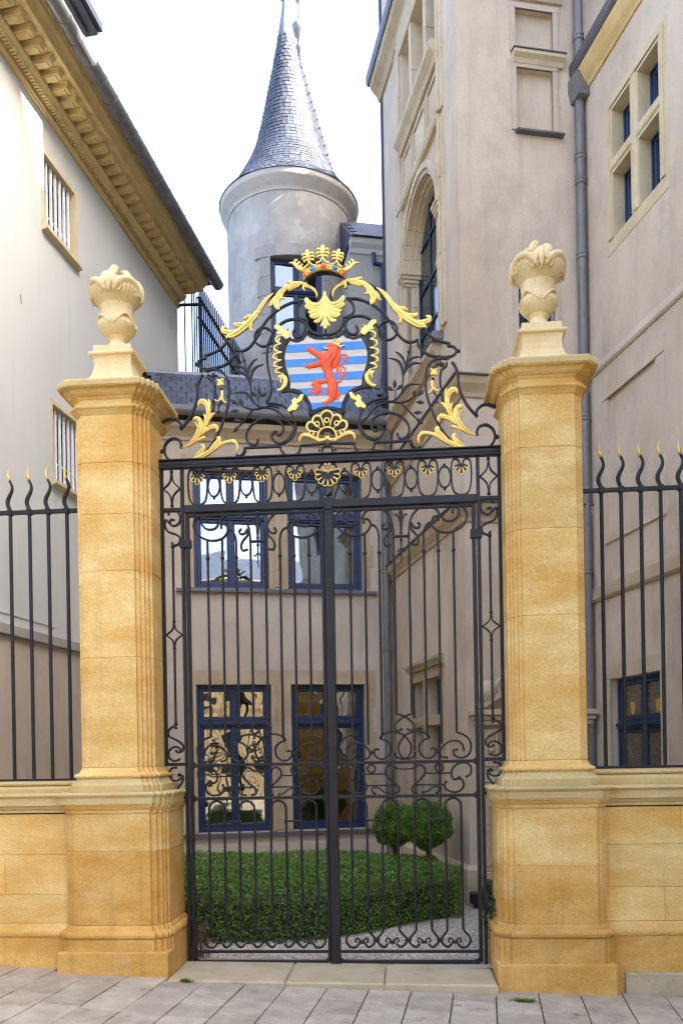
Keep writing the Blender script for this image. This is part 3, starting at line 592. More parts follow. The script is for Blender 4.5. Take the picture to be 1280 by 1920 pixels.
for a in (.64, 1.12):
    for c in (1.40, 2.05):
        MB().lathe([(.001, c-.10), (.035, c-.06), (.05, c), (.05, c+.05), (.001, c+.05)], 12, (a, .0)).build('glass_emblem', MT['gold'], T, FE.M @ Matrix.Translation((0, .119, 0)) @ Matrix.Diagonal((1, .08, 1, 1)))

# ================================================================== REAR BUILDING, SPIRE BEHIND, TURRET
FR = Frame(FA.at(0, 4.2), uA)
zr = FR.px(690, 468)[1]; s0_, s1_ = FR.px(657, 600)[0], FR.px(800, 600)[0]
T = thing('rear_building', FR.at(s0_+1, .5), 'pale rear building with slate roof and cream cornice between the turret and the tower', 'building')
MB().box(s0_, s1_, 0, 3, 4, zr).build('wall', MT['plasterT'], T, FR.M)
run(FR, 'cornice', T, MT['cream'], [(-.02, zr-.12), (.03, zr-.1), (.05, zr-.02), (.12, zr+.05), (.14, zr+.14), (-.02, zr+.14)], s0_, s1_, 3)
rb = MB().prism([(-.18, zr+.14), (.85, zr+1.0), (2.3, zr+1.0), (2.3, zr)], s0_, s1_, 0).build('roof', MT['slate'], T, FR.M)
slr = MB().cbox(0, .2, 0, .012, 0, .2, .002); me_ = None; aR = math.atan2(.86, 1.03)
for r_ in range(8):
    for k in range(6):
        Mx = FR.M @ Matrix.Translation((FR.px(657, 450)[0]+.02+k*.2+(.1 if r_ % 2 else 0), -.2+.17*r_*math.cos(aR), zr+.15+.17*r_*math.sin(aR))) @ Matrix.Rotation(-(math.pi/2-aR)+R(2+random.uniform(-1, 1)), 4, 'X')
        if me_ is None: o = slr.build('slate', MT['slate'], rb, Mx); me_ = o.data
        else: place('slate', me_, Mx, rb)
sx = FR.px(716, 600)[0]; pipe(FR, 'downpipe', T, sx, .1, 4, zr-.35, .045, MT['frame'], (zr-1.2, zr-2.4), top=[(sx, -.1, zr-.38), (sx, -.1, zr-.33), (sx-.16, -.1, zr-.31), (sx-.17, -.1, zr-.12)])
# strip of wall left of the turret
p = at_depth(431, 500, 18.6); FZ = Frame((p.x, p.y), R(4))
zt = at_depth(431, 415, 18.6).z
T = thing('rear_wing', FZ.at(.6, 1), 'grey wall strip with small dark gutter just left of the turret', 'building')
MB().box(-.04, 2.6, 0, 3, 4, zt).build('wall', MT['plasterT'], T, FZ.M); MB().cbox(-.1, 1.5, -.08, 2, zt, zt+.1, .01).build('gutter', MT['lead'], T, FZ.M)
# turret
TC = at_depth(543.5, 500, 18); tz = 12.62
T = thing('round_turret', (TC.x, TC.y, 4), 'round grey turret with pointed blue slate roof and cream cornice behind the gate', 'turret')
RT = 1.255; wth = math.atan2(-D0-TC.y, XC-TC.x)     # direction towards the camera
wc = at_depth(557, 560, 16.75); wa = math.atan2(wc.y-TC.y, wc.x-TC.x)
ha = .415; segs = 72
MT0 = Matrix.Translation((TC.x, TC.y, 0))
wz0, wz1 = at_depth(555, 650, 16.8).z, at_depth(555, 482, 16.8).z
for a0, a1, c, d in ((wa+ha, wa-ha+2*math.pi, 5, tz+.02), (wa-ha, wa+ha, wz1, tz+.02), (wa-ha, wa+ha, 7.95, wz0), (wa-ha, wa+ha, 5, 6.3)):
    MB().lathe([(RT, c), (RT, d)], 60 if a1-a0 > 3 else 16, mod=None, a0=a0, a1=a1).build('wall', MT['plasterT'], T, MT0, smooth=True)
FT = Frame((TC.x+RT*math.cos(wa)*.94, TC.y+RT*math.sin(wa)*.94), wa+math.pi/2)
hw = RT*math.sin(ha)
window(FT, T, -hw, hw, wz0, wz1, .10, 2, wz1-.62); window(FT, T, -hw, hw, 6.3, 7.95, .10, 2, 7.4)
for c, d in ((wz0, wz1), (6.3, 7.95)):
    m = MB(); m.box(-hw-.03, -hw, -.02, .25, c-.04, d+.04); m.box(hw, hw+.03, -.02, .25, c-.04, d+.04); m.box(-hw, hw, -.02, .3, d, d+.04); m.box(-hw, hw, -.02, .3, c-.04, c); m.build('reveal', MT['grey'], T, FT.M)
for c, d in ((wz0-.1, wz1), (6.3, 7.95)):
    n = 5
    for k in range(n):
        z0_, z1_ = c+(d-c)*k/n, c+(d-c)*(k+1)/n
        for sgn in (-1, 1):
            e = .16+.05*(k % 2); aa, bb = sorted((wa+sgn*(ha-.005), wa+sgn*(ha+e)))
            MB().lathe([(RT-.05, z0_+.003), (RT+.022, z0_+.003), (RT+.025, z0_+.006), (RT+.025, z1_-.006), (RT+.022, z1_-.003), (RT-.05, z1_-.003)], 5, a0=aa, a1=bb).build('jamb_stone', MT['grey'], T, MT0)
    for k in range(4):
        aa = wa-ha-.25+(2*ha+.5)*k/4+.004; bb = wa-ha-.25+(2*ha+.5)*(k+1)/4-.004
        MB().lathe([(RT-.05, d+.003), (RT+.03, d+.003), (RT+.033, d+.01), (RT+.033, d+.23), (RT-.05, d+.235)], 5, a0=aa, a1=bb).build('lintel_stone', MT['grey'], T, MT0)
MB().lathe([(RT-.02, tz-.03), (RT+.015, tz-.03), (RT+.02, tz), (RT+.03, tz+.02), (RT+.05, tz+.06), (RT+.09, tz+.10), (RT+.10, tz+.13), (RT+.14, tz+.17), (RT+.165, tz+.22), (RT+.165, tz+.30), (RT-.1, tz+.31)], 96).build('cornice', MT['turc'], T, MT0, smooth=40)
CP = [(1.435, 12.925), (1.40, 12.96), (1.24, 13.14), (1.08, 13.37), (.95, 13.60), (.80, 13.88), (.69, 14.15), (.577, 14.55), (.49, 14.95), (.40, 15.38), (.30, 15.86), (.235, 16.2), (.165, 16.58)]
MB().lathe([(r-.010, z-.005) for r, z in CP]+[(.01, 16.6)], 64).build('roof_core', MT['shadefill'], T, MT0, smooth=True)
cl = [0]; 
for a, b in zip(CP, CP[1:]): cl.append(cl[-1]+math.hypot(b[0]-a[0], b[1]-a[1]))
def cone_at(t):
    for k in range(len(CP)-1):
        if t <= cl[k+1]: q = (t-cl[k])/(cl[k+1]-cl[k]); return CP[k][0]+(CP[k+1][0]-CP[k][0])*q, CP[k][1]+(CP[k+1][1]-CP[k][1])*q
    return CP[-1]
m = MB(); rows = 44; ex = cl[-1]/rows; rs = random.Random(5)
for k in range(rows):
    t0, t1 = k*ex, min((k+.90)*ex, cl[-1]); (r0, z0_), (r1, z1_) = cone_at(t0), cone_at(t1); n = max(9, int(2*math.pi*r0/.112)); off = rs.random()
    for i in range(n):
        a0 = 2*math.pi*(i+off)/n+.004/r0; a1 = 2*math.pi*(i+1+off)/n-.004/r0
        if math.cos((a0+a1)/2-wth) < -.25: continue
        l = .004+rs.uniform(0, .006); dz_ = rs.uniform(-.005, .004)
        p = [(math.cos(a)*(r+h), math.sin(a)*(r+h), z) for a, r, z, h in ((a0, r0, z0_+dz_, l), (a1, r0, z0_+dz_, l), (a1, r1, z1_, .001), (a0, r1, z1_, .001), (a0, r0, z0_+dz_, -.01), (a1, r0, z0_+dz_, -.01))]
        q = len(m.v); m.v += p; m.f += [(q, q+1, q+2, q+3), (q+4, q+5, q+1, q)]
m.build('roof_slates', MT['slateI'], T, MT0, kind='stuff')
MB().lathe([(.172, 16.5), (.175, 16.56), (.14, 16.75), (.09, 17.05), (.06, 17.28), (.055, 17.33), (.10, 17.36), (.125, 17.40), (.10, 17.45), (.03, 17.48), (.025, 17.9), (.05, 17.95), (.02, 18.0), (.012, 18.6)], 24).build('zinc_spire', MT['zinc'], T, MT0, smooth=50)
# steep hipped roof behind the turret with ridge studs and finial
a_ = at_depth(549, 45, 21.5); b_ = at_depth(628, 335, 21.5)
T = thing('rear_spire_roof', (a_.x, a_.y+1, 10), 'second steep roof with turned metal finial directly behind the turret roof', 'roof')
m = MB(); hwid = b_.x-a_.x; base = [(a_.x-hwid, a_.y, b_.z), (a_.x+hwid, a_.y, b_.z), (a_.x+hwid, a_.y+2*hwid, b_.z), (a_.x-hwid, a_.y+2*hwid, b_.z)]
top = [(a_.x-.03, a_.y+hwid-.03, a_.z), (a_.x+.03, a_.y+hwid-.03, a_.z), (a_.x+.03, a_.y+hwid+.03, a_.z), (a_.x-.03, a_.y+hwid+.03, a_.z)]
m.rings([base, top]); m.box(a_.x-hwid+.1, a_.x+hwid-.1, a_.y+.1, a_.y+2*hwid, 6, b_.z); m.build('roof', MT['spirel'], T, Matrix())
for k in range(14):
    q = (k+.5)/14; p0 = Vector(base[1]).lerp(Vector(top[1]), q); MB().ball(p0+Vector((.01, -.01, 0)), .022, 6).build('ridge_stud', MT['zinc'], T, Matrix())
c_ = Vector((a_.x+.06, a_.y+hwid, a_.z-.1))
MB().lathe([(.05, c_.z-.1), (.07, c_.z+.1), (.15, c_.z+.2), (.16, c_.z+.28), (.07, c_.z+.36), (.07, c_.z+.55), (.19, c_.z+.68), (.20, c_.z+.85), (.12, c_.z+.95), (.04, c_.z+1.0), (.03, c_.z+1.45), (.09, c_.z+1.52), (.09, c_.z+1.6), (.02, c_.z+1.7), (.015, c_.z+2.4)], 16, (c_.x, c_.y)).build('finial', MT['zinc'], T, Matrix(), smooth=50)

# ================================================================== LEFT HOUSE
T = thing('left_house', FL.at(2.5, .5), 'cream rendered house with bracketed buff cornice and barred windows on the left', 'house')
W1, W2 = (1.10, 1.90, 7.98, 8.84), (1.22, 2.02, 5.0, 5.9)
wallpanel(FL, 'wall', T, MT['cream'], -5, 5.634, -.3, 9.5, [W1, W2], .26)
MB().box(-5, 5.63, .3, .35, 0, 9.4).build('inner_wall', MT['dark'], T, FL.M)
wallpanel(Frame(FL.at(5.634, 0), TL*-1+math.pi*1.0-0.0), 'end_wall', T, MT['cream'], 0, 6, -.3, 9.5)
for (a, b, c, d) in (W1, W2):
    m = MB(); t = .05
    for q in ((a-t, a, c, d), (b, b+t, c, d), (a-t, b+t, d, d+t)): m.box(q[0], q[1], -.012, .0, q[2], q[3])
    m.box(a, a+.004, 0, .2, c, d); m.box(b-.004, b, 0, .2, c, d); m.box(a, b, 0, .2, d-.004, d); m.build('window_surround', MT['trimw'], T, FL.M)
    MB().prism([(.25, c-.01), (-.06, c-.02), (-.075, c-.03), (-.075, c-.075), (-.0, c-.10), (.25, c-.1)], a-.06, b+.06, 0).build('window_sill', MT['trimw'], T, FL.M)
    wn = window(FL, T, a, b, c, d, .22, 2)
    n = 7
    for k in range(n):
        xk = a+(b-a)*(k+.6)/(n+.2); MB().cbox(xk-.016, xk+.016, .045, .075, c-.01, d-.006, .004).build('window_bar', MT['white'], wn, FL.M)
    MB().box(a, b, .08, .1, c+(d-c)*.28, c+(d-c)*.30).build('window_bar', MT['white'], wn, FL.M)
# classical cornice, in lengths
Z0 = 9.30
prof = {'architrave': [(-.02, 0), (.035, 0), (.035, .02), (.05, .03), (.05, .05), (.03, .06), (.03, .085), (-.02, .085)],
 'bed_moulding': [(-.02, .135), (.115, .135), (.13, .15), (.15, .175), (.155, .20), (.13, .205), (.13, .215), (-.02, .215)],
 'corona': [(-.02, .305), (.40, .305), (.40, .30), (.43, .30), (.43, .36), (.45, .365), (.46, .38), (-.02, .38)],
 'cyma': [(-.02, .382), (.455, .382), (.47, .40), (.50, .42), (.52, .455), (.55, .47), (.55, .49), (-.02, .49)]}
for nm, pr in prof.items(): run(FL, nm, T, MT['trim'], [(d, Z0+z) for d, z in pr], -3, 5.78 if nm in ('corona', 'cyma') else 5.68, 6)
MB().box(-3, 5.66, -.06, .0, Z0+.085, Z0+.135).build('dentil_backing', MT['trim'], T, FL.M)
MB().box(-3, 5.7, -.12, .0, Z0+.215, Z0+.305).build('frieze_backing', MT['trim'], T, FL.M)
dm = MB().cbox(0, .027, -.115, -.055, Z0+.088, Z0+.134, .002); dme = None
for k in range(122):
    Mx = FL.M @ Matrix.Translation((-.2+k*.048, 0, 0))
    if dme is None: dme = dm.build('dentil', MT['trim'], T, Mx).data
    else: place('dentil', dme, Mx, T)
md = MB(); md.cbox(0, .105, -.34, -.115, Z0+.225, Z0+.29, .004); md.cbox(-.012, .117, -.36, -.11, Z0+.285, Z0+.303, .003); md.cbox(.008, .097, -.30, -.115, Z0+.212, Z0+.226, .003); mme = None
for k in range(34):
    Mx = FL.M @ Matrix.Translation((-1.2+k*.205, 0, 0))
    if mme is None: mme = md.build('modillion', MT['trim'], T, Mx).data
    else: place('modillion', mme, Mx, T)
gcy, gcz, gr = .635, Z0+.485, .098
gpf = [(gcy+gr*math.cos(t), gcz+gr*math.sin(t)) for t in [math.pi*1.02+math.pi*.96*k/10 for k in range(11)]]
gu = run(FL, 'gutter', T, MT['zinc'], gpf+[(gcy+gr-.01, gcz+.015), (gcy-gr+.01, gcz+.015)], -3, 5.95, 1)
for k in range(30):
    s_ = -2.9+.3*k; MB().prism([(-gcy-(gr+.008)*math.cos(t), gcz+(gr+.008)*math.sin(t)) for t in [math.pi*1.0+math.pi*k2/10 for k2 in range(11)]], s_, s_+.018, 0).build('gutter_seam', MT['zinc'], gu, FL.M)
MB().rings([[(-3, -.66, Z0+.54), (-3, 4, Z0+2.4), (-3, 4, Z0+.4), (-3, -.5, Z0+.49)], [(5.95, -.66, Z0+.54), (5.95, 4, Z0+2.4), (5.95, 4, Z0+.4), (5.95, -.5, Z0+.49)]]).build('roof', MT['slate'], T, FL.M)
# chimney-like dormer with projecting dark eaves
q1 = FL.px(180, 108, .35); q2 = FL.px(154, 66, .1); q3 = FL.px(193, 60, -.12)
dz0 = q3[1]
MB().box(q1[0]-2.4, q1[0], .35, 2.0, Z0+.5, dz0+.5).build('dormer', MT['cream'], T, FL.M)
m = MB(); m.box(q1[0]-2.6, q3[0], -.12, 2.1, dz0, dz0+.10); m.box(q1[0]-2.6, q3[0]-.02, -.06, 2.1, dz0-.05, dz0-.001); m.box(q1[0]-2.6, q3[0]-.08, .05, 2.1, dz0-.10, dz0-.051); m.build('dormer_eaves', MT['lead'], T, FL.M)
# small marks on the render
for x_, y_, l_ in ((255, 455, .12), (38, 560, .05), (318, 605, .1)):
    s_, z_ = FL.px(x_, y_); MB().tube([(s_, -.006, z_+l_), (s_+.01, -.006, z_), (s_+.02, -.006, z_-l_)], .006, 5).build('cable', MT['grey'], T, FL.M)
# ---- boundary wall in front of the left house
T = thing('boundary_wall', FL.at(1, -.1), 'mauve plastered side wall with dark stone coping below the left house', 'wall')
MB().box(-5, 4.2, -.10, -.005, -.3, 2.94).build('wall', MT['plasterA'], T, FL.M)
for k in range(7): MB().cbox(-4.6+k*1.2, -3.403+k*1.2, -.15, -.004, 2.942, 3.055, .008).build('coping_stone', MT['grey'], T, FL.M)
MB().box(-5, 1.2, -.012, .0, 3.2, 3.212).build('ledge', MT['cream'], T, FL.M)

# ================================================================== TERRACE RAILING
p0 = at_depth(374, 571, 14.75); top = at_depth(378, 528, 14.75).z; FQ = Frame((p0.x, p0.y), math.pi/2-TL)
T = thing('terrace_railing', (p0.x, p0.y, 7), 'tall dark iron railing of thin bars on the terrace beside the left house', 'railing')
bm_ = MB().cbox(-.011, .011, -.011, .011, 6.6, top, .003); bme = None
for k in range(58):
    Mx = FQ.M @ Matrix.Translation((.1+k*.055, (k % 2)*.05, 0))
    if bme is None: bme = bm_.build('bar', MT['iron'], T, Mx).data
    else: place('bar', bme, Mx, T)
for z in (top-.28, top-.62, 7.2): MB().cbox(.0, 3.3, -.012, .04, z, z+.035, .004).build('rail', MT['iron'], T, FQ.M)
zl = p0.z; xl = FL.at(5.634, 0)
FQ2 = Frame((xl.x, xl.y), math.atan2(p0.y-xl.y, p0.x-xl.x)); LL = math.hypot(p0.x-xl.x, p0.y-xl.y)
MB().cbox(0, LL, -.02, .02, zl-.02, zl+.02, .004).build('rail', MT['iron'], T, FQ2.M)
for s_ in (.33, .66, 1.0): MB().cbox(LL*s_-.010, LL*s_+.010, -.01, .01, 6.6, zl+.2, .003).build('bar', MT['iron'], T, FQ2.M)
for k in range(4): MB().cbox(.02+k*.12-.01, .02+k*.12+.01, .09, .11, 6.6, zl+.22, .003).build('bar', MT['iron'], T, FQ.M)

# ================================================================== TOWNHOUSE ACROSS THE STREET (behind the camera; it shows in the ground floor panes)
FO = Frame((14, -21), math.pi)
T = thing('street_townhouse', FO.at(14, .5), 'ochre sunlit townhouse across the street, seen mirrored in the ground floor window panes', 'house')
ho = [(1.5+k*2.6, 2.7+k*2.6, z, z+1.9, .2) for k in range(10) for z in (1.0, 4.2, 7.0)]
wallpanel(FO, 'wall', T, MT['town'], 0, 28, -.8, 9.6, ho, .2)
for a, b, c, d, _ in ho: MB().cbox(a, b, .15, .2, c, d, .01).build('window', MT['dark'], T, FO.M)
run(FO, 'cornice', T, MT['band'], [(-.02, 9.3), (.1, 9.3), (.3, 9.6), (-.02, 9.7)], 0, 28)
run(FO, 'string_course', T, MT['band'], [(-.02, 3.5), (.08, 3.5), (.08, 3.7), (-.02, 3.75)], 0, 28)
MB().prism([(.2, 9.7), (5, 12), (5, 9.6)], 0, 28, 0).build('roof', MT['slate'], T, FO.M)

# ================================================================== ADDED BLOCK, unseen to the right, put there to shade gate and street
FB2 = Frame((5.4, 1.5), -math.pi/2)
T = thing('added_shade_block', FB2.at(3, 3), 'tall unseen plastered block added right of the right low wall to shade gate and street', 'building')
hq = [(1.2+k*2.4, 2.3+k*2.4, z, z+1.9, .2) for k in range(4) for z in (1.2, 4.6, 7.8)]
wallpanel(FB2, 'wall', T, MT['plaster'], 0, 11, -1, 15.7, hq, .2); MB().box(0, 11, .2, 8, -1, 15.6).build('inner_wall', MT['plaster'], T, FB2.M)
for a, b, c, d, _ in hq: surround(FB2, T, a, b, c, d, .14, MT['band'], 4, mould=False); window(FB2, T, a, b, c, d, .1, 2, d-.5)
run(FB2, 'cornice', T, MT['band'], [(-.02, 15.4), (.1, 15.4), (.3, 15.7), (-.02, 15.75)], 0, 11); MB().prism([(-.1, 15.8), (4, 17.5), (8, 15.8)], 0, 11, 0).build('roof', MT['slate'], T, FB2.M)
MT['mortar'] = M_('pale_lime_mortar', (.70, .56, .34), (.76, .64, .44), rough=.95, scale=20)
# ================================================================== PIERS
PX, PY = 1.603, -.09
def cross(hx, ax, cx, hy, ay, cy, w0, w1, ox, e=0., z=0., s=1):
    """stepped plan of a pier: panel plane h, step a, core corner c (x and y), pushed out by e; the outer side (ox) is plain, the wall meets it"""
    hx, ax, cx, hy, ay, cy = [q+e for q in (hx, ax, cx, hy, ay, cy)]; w0, w1 = w0+e*.9, w1+e*.95; ox += e
    v0, v1 = min(w0, cy-.075), min(w1, cy-.035)
    Q = [(hx, v0), (ax, v0), (ax, v1), (cx, v1), (cx, cy), (w1, cy), (w1, ay), (w0, ay), (w0, hy)]
    O = [(min(x, ox-.001*k) if x > w1 else x, y) for k, (x, y) in enumerate(Q)]
    P = Q+[(-x, y) for x, y in O[::-1]]; P += [(x, -y) for x, y in P[::-1]]
    return [(x*s, y, z) for x, y in P]
cross0 = cross
SH = (.288, .268, .248, .305, .276, .247, .194, .221, .262); PD = (.392, .376, .360, .350, .322, .292, .288, .328, .362)
def course(P, z0, z1, e0=0., e1=0., c=.004):
    return [cross(*P, e=e0-c, z=z0+.0008), cross(*P, e=e0, z=z0+c), cross(*P, e=e1, z=z1-c), cross(*P, e=e1-c, z=z1-.0008)]
def pier(sx, label):
    global cross
    base_cross = cross0
    cross = lambda *a, **k: base_cross(*a, s=-sx, **k)
    M = Matrix.Translation((sx*PX, PY, 0)); T = thing('gate_pier', M, label, 'pier', 'sandstone gate piers')
    def add(name, rings, mat='ochre', sm=False):
        if rings[-1][0][2] < 1.0 and mat == 'ochre': mat = 'ochred'
        return MB().rings(rings).build(name, MT[mat], T, M)
    def add_(name, rings, mat='ochre', sm=False): return MB().rings(rings).build(name, MT[mat], T, M)
    zb = -.25; add_('mortar', [cross(*SH, e=-.005, z=1.5), cross(*SH, e=-.005, z=4.2)], 'mortar'); add_('mortar', [cross(*PD, e=-.005, z=.3), cross(*PD, e=-.005, z=1.25)], 'mortar')
    g0 = gz(sx*PX)
    add('base_stone', [cross(*PD, e=.036, z=zb), cross(*PD, e=.036, z=.285), cross(*PD, e=.032, z=.29)])
    # lower step course without the plan steps
    m = MB().cbox(-.400 if sx < 0 else -.425, .425 if sx < 0 else .400, -.412, .40, zb, g0+.185+(.02 if sx > 0 else -.02), .008); m.build('base_stone', MT['ochred'], T, M)
    add('base_moulding', [cross(*PD, e=e, z=z) for e, z in ((.024, .291), (.038, .294), (.046, .305), (.050, .32), (.046, .337), (.036, .348), (.016, .352), (.010, .37), (.0, .385))])
    zs = [.386, .93, 1.205] if sx < 0 else [.386, .80, 1.205]
    for a, b in zip(zs, zs[1:]): add('stone_block', course(PD, a, b))
    add('cornice_moulding', [cross(*PD, e=e, z=z) for e, z in ((0, 1.206), (.006, 1.215), (.006, 1.235), (.02, 1.245), (.03, 1.262), (.038, 1.268), (.038, 1.275))], 'ochre')
    add('cornice_moulding', [cross(*PD, e=e, z=z) for e, z in ((.03, 1.2755), (.044, 1.278), (.044, 1.325), (.050, 1.332), (.058, 1.338), (.063, 1.35), (.058, 1.362), (.044, 1.366))], 'mosst')
    add('shaft_base', [cross(*SH, e=e, z=z) for e, z in ((.066, 1.367), (.066, 1.415), (.060, 1.42), (.050, 1.43), (.042, 1.445), (.032, 1.462), (.030, 1.468))], 'mosst')
    add('shaft_base', [cross(*SH, e=e, z=z) for e, z in ((.028, 1.4685), (.040, 1.472), (.046, 1.485), (.040, 1.498), (.024, 1.503), (.014, 1.512), (.006, 1.53), (.0, 1.545))], 'ochre')
    zs = [1.546, 2.36, 3.0, 3.42, 3.80, 4.155] if sx < 0 else [1.546, 2.58, 3.20, 3.78, 4.155]
    for a, b in zip(zs, zs[1:]): add('stone_block', course(SH, a, b))
    add('neck_moulding', [cross(*SH, e=e, z=z) for e, z in ((.0, 4.156), (.004, 4.165), (.014, 4.180), (.022, 4.192), (.030, 4.196), (.034, 4.205), (.030, 4.216), (.012, 4.22))], 'ochre')
    add('frieze_stone', [cross(*SH, e=e, z=z) for e, z in ((.004, 4.2205), (.004, 4.262), (.018, 4.275), (.020, 4.285))], 'ochre')
    add('cap_stone', [cross(*SH, e=e, z=z) for e, z in ((.03, 4.2855), (.05, 4.30), (.060, 4.318), (.064, 4.325), (.096, 4.330), (.098, 4.334))], 'ochre')
    add('cap_stone', [cross(*SH, e=e, z=z) for e, z in ((.098, 4.3345), (.102, 4.338), (.102, 4.372), (.092, 4.385), (.075, 4.392), (-.06, 4.43))], 'mosst')
    return T
pier(-1, 'tall ochre sandstone gate pier left of the iron gate'); pier(1, 'tall ochre sandstone gate pier right of the iron gate')
# ================================================================== LOW WALLS with the railings on them
YW = -.335
def lowwall(sx, label):
    x0, x1 = 1.955, 4.6; M = Matrix(); T = thing('low_wall', (sx*2.6, -.1, 0), label, 'wall', 'low sandstone walls under the railings')
    def span(a, b): return (sx*a, sx*b) if sx > 0 else (sx*b, sx*a)
    def rn(name, prof, mat, cuts):
        for a, b in zip(cuts, cuts[1:]):
            s, e = span(a+.001, b-.001); MB().prism([(YW-d if d > -.5 else .16, z) for d, z in prof], s, e, 0).build(name, MT[mat], T, M)
    g0 = gz(sx*2.3)
    rn('base_stone', [(-.6, -.3), (.036, -.3), (.036, .286), (-.6, .286)], 'ochred', [x0, 2.9, 3.8, x1])
    if sx > 0: rn('base_step', [(-.5, -.3), (.075, -.3), (.075, g0+.14), (.068, g0+.15), (-.5, g0+.15)], 'step', [2.08, 2.9, 3.7, x1])
    rn('base_moulding', [(-.6, .287), (.036, .287), (.046, .30), (.050, .318), (.046, .336), (.036, .346), (.014, .352), (.0, .386), (-.6, .386)], 'ochre', [x0, 3.1, x1])
    rows = [(.387, .60), (.60, .90), (.90, 1.205)] if sx < 0 else [(.387, .63), (.63, .935), (.935, 1.205)]
    cuts = [[x0, 2.75, 3.6, x1], [x0, 2.46, 3.2, 4.0, x1], [x0, 2.9, 3.8, x1]] if sx < 0 else [[x0, 2.38, 3.1, 3.9, x1], [x0, 2.7, 3.5, x1], [x0, 2.5, 3.3, 4.1, x1]]
    for (a, b), c in zip(rows, cuts):
        for p, q in zip(c, c[1:]):
            s, e = span(p, q); MB().cbox(s+.0008, e-.0008, YW, .16, a+.0008, b-.0008, .003).build('stone_block', MT['ochre'], T, M)
    rn('cornice_moulding', [(-.6, 1.206), (.006, 1.215), (.006, 1.235), (.02, 1.245), (.03, 1.262), (.05, 1.27), (.05, 1.32), (.056, 1.328), (.072, 1.342), (.066, 1.358), (.05, 1.362), (-.6, 1.362)], 'mosst', [x0, 2.8, 3.7, x1])
    rn('upper_coping', [(-.6, 1.363), (-.10, 1.363), (-.10, 1.405), (-.115, 1.425), (-.14, 1.436), (-.12, 1.44), (-.115, 1.452), (-.125, 1.464), (-.18, 1.470), (-.6, 1.474)] if sx > 0 else [(-.6, 1.363), (-.10, 1.363), (-.10, 1.39), (-.115, 1.405), (-.14, 1.414), (-.12, 1.418), (-.115, 1.43), (-.125, 1.440), (-.18, 1.446), (-.6, 1.446)], 'mosst', [1.86, 2.7, 3.7, x1])
    return T
lowwall(-1, 'low ochre sandstone wall with moulded coping left of the gate'); lowwall(1, 'low ochre sandstone wall with moulded coping right of the gate')
# ================================================================== RAILINGS with flame tipped bars
def railing(sx, xs, label, zb, zt):
    T = thing('iron_railing', (sx*2.3, 0, zb), label, 'railing', 'flame tipped railings beside the piers'); me = None; mt = None
    for x in xs:
        M = Matrix.Translation((x, 0, 0))
        if me is None:
            pts = [(0, 0, zb-.02), (0, 0, zt+.02)]; rad = [.0145, .0145]
            for k in range(1, 15):
                t = k/14; pts.append((-.020*math.sin(t*2*math.pi*1.02)*(1 if sx < 0 else 1), 0, zt+.02+t*.235)); rad.append(.0140+.004*math.sin(min(1, t*1.3)*math.pi)-.004*t)
            m = MB().tube(pts, rad, 10); o = m.build('bar', MT['iron'], T, M, smooth=50); me = o.data
            q = Vector(pts[-1]); gp_ = [q+Vector((.0, 0, -.01)), q+Vector((-.004, 0, .02)), q+Vector((-.012, 0, .045)), q+Vector((-.010, 0, .07)), q+Vector((-.004, 0, .10))]
            m = MB().tube(gp_, [.0105, .0125, .009, .005, .001], 10); o2 = m.build('gold_tip', MT['gold'], o, M, smooth=True); mt = o2.data
        else:
            o = place('bar', me, M, T); place('gold_tip', mt, M, o)
        MB().cbox(x-.021, x+.021, -.024, .020, zt-.026, zt+.022, .005).build('collar', MT['iron'], o, Matrix())
    a, b = (min(xs)-.2, -1.88) if sx < 0 else (1.88, max(xs)+.2)
    MB().cbox(a, b, -.014, .012, zt-.018, zt+.014, .003).build('rail', MT['iron'], T, Matrix()); MB().cbox(a, b, -.02, .02, zb-.006, zb+.016, .003).build('rail', MT['iron'], T, Matrix())
zl_, zr_ = GP(60, 960)[1], GP(1180, 917)[1]
railing(-1, [GP(x, 1200)[0] for x in (24, 60, 95, 130)]+[GP(24, 1200)[0]-.15*k for k in range(1, 5)], 'black iron railing with wavy gold tipped bars on the left low wall', 1.447, zl_)
railing(1, [GP(x, 1200)[0] for x in (1131, 1168, 1205, 1242, 1280)]+[GP(1280, 1200)[0]+.152*k for k in range(1, 4)], 'black iron railing with wavy gold tipped bars on the right low wall', 1.475, zr_)
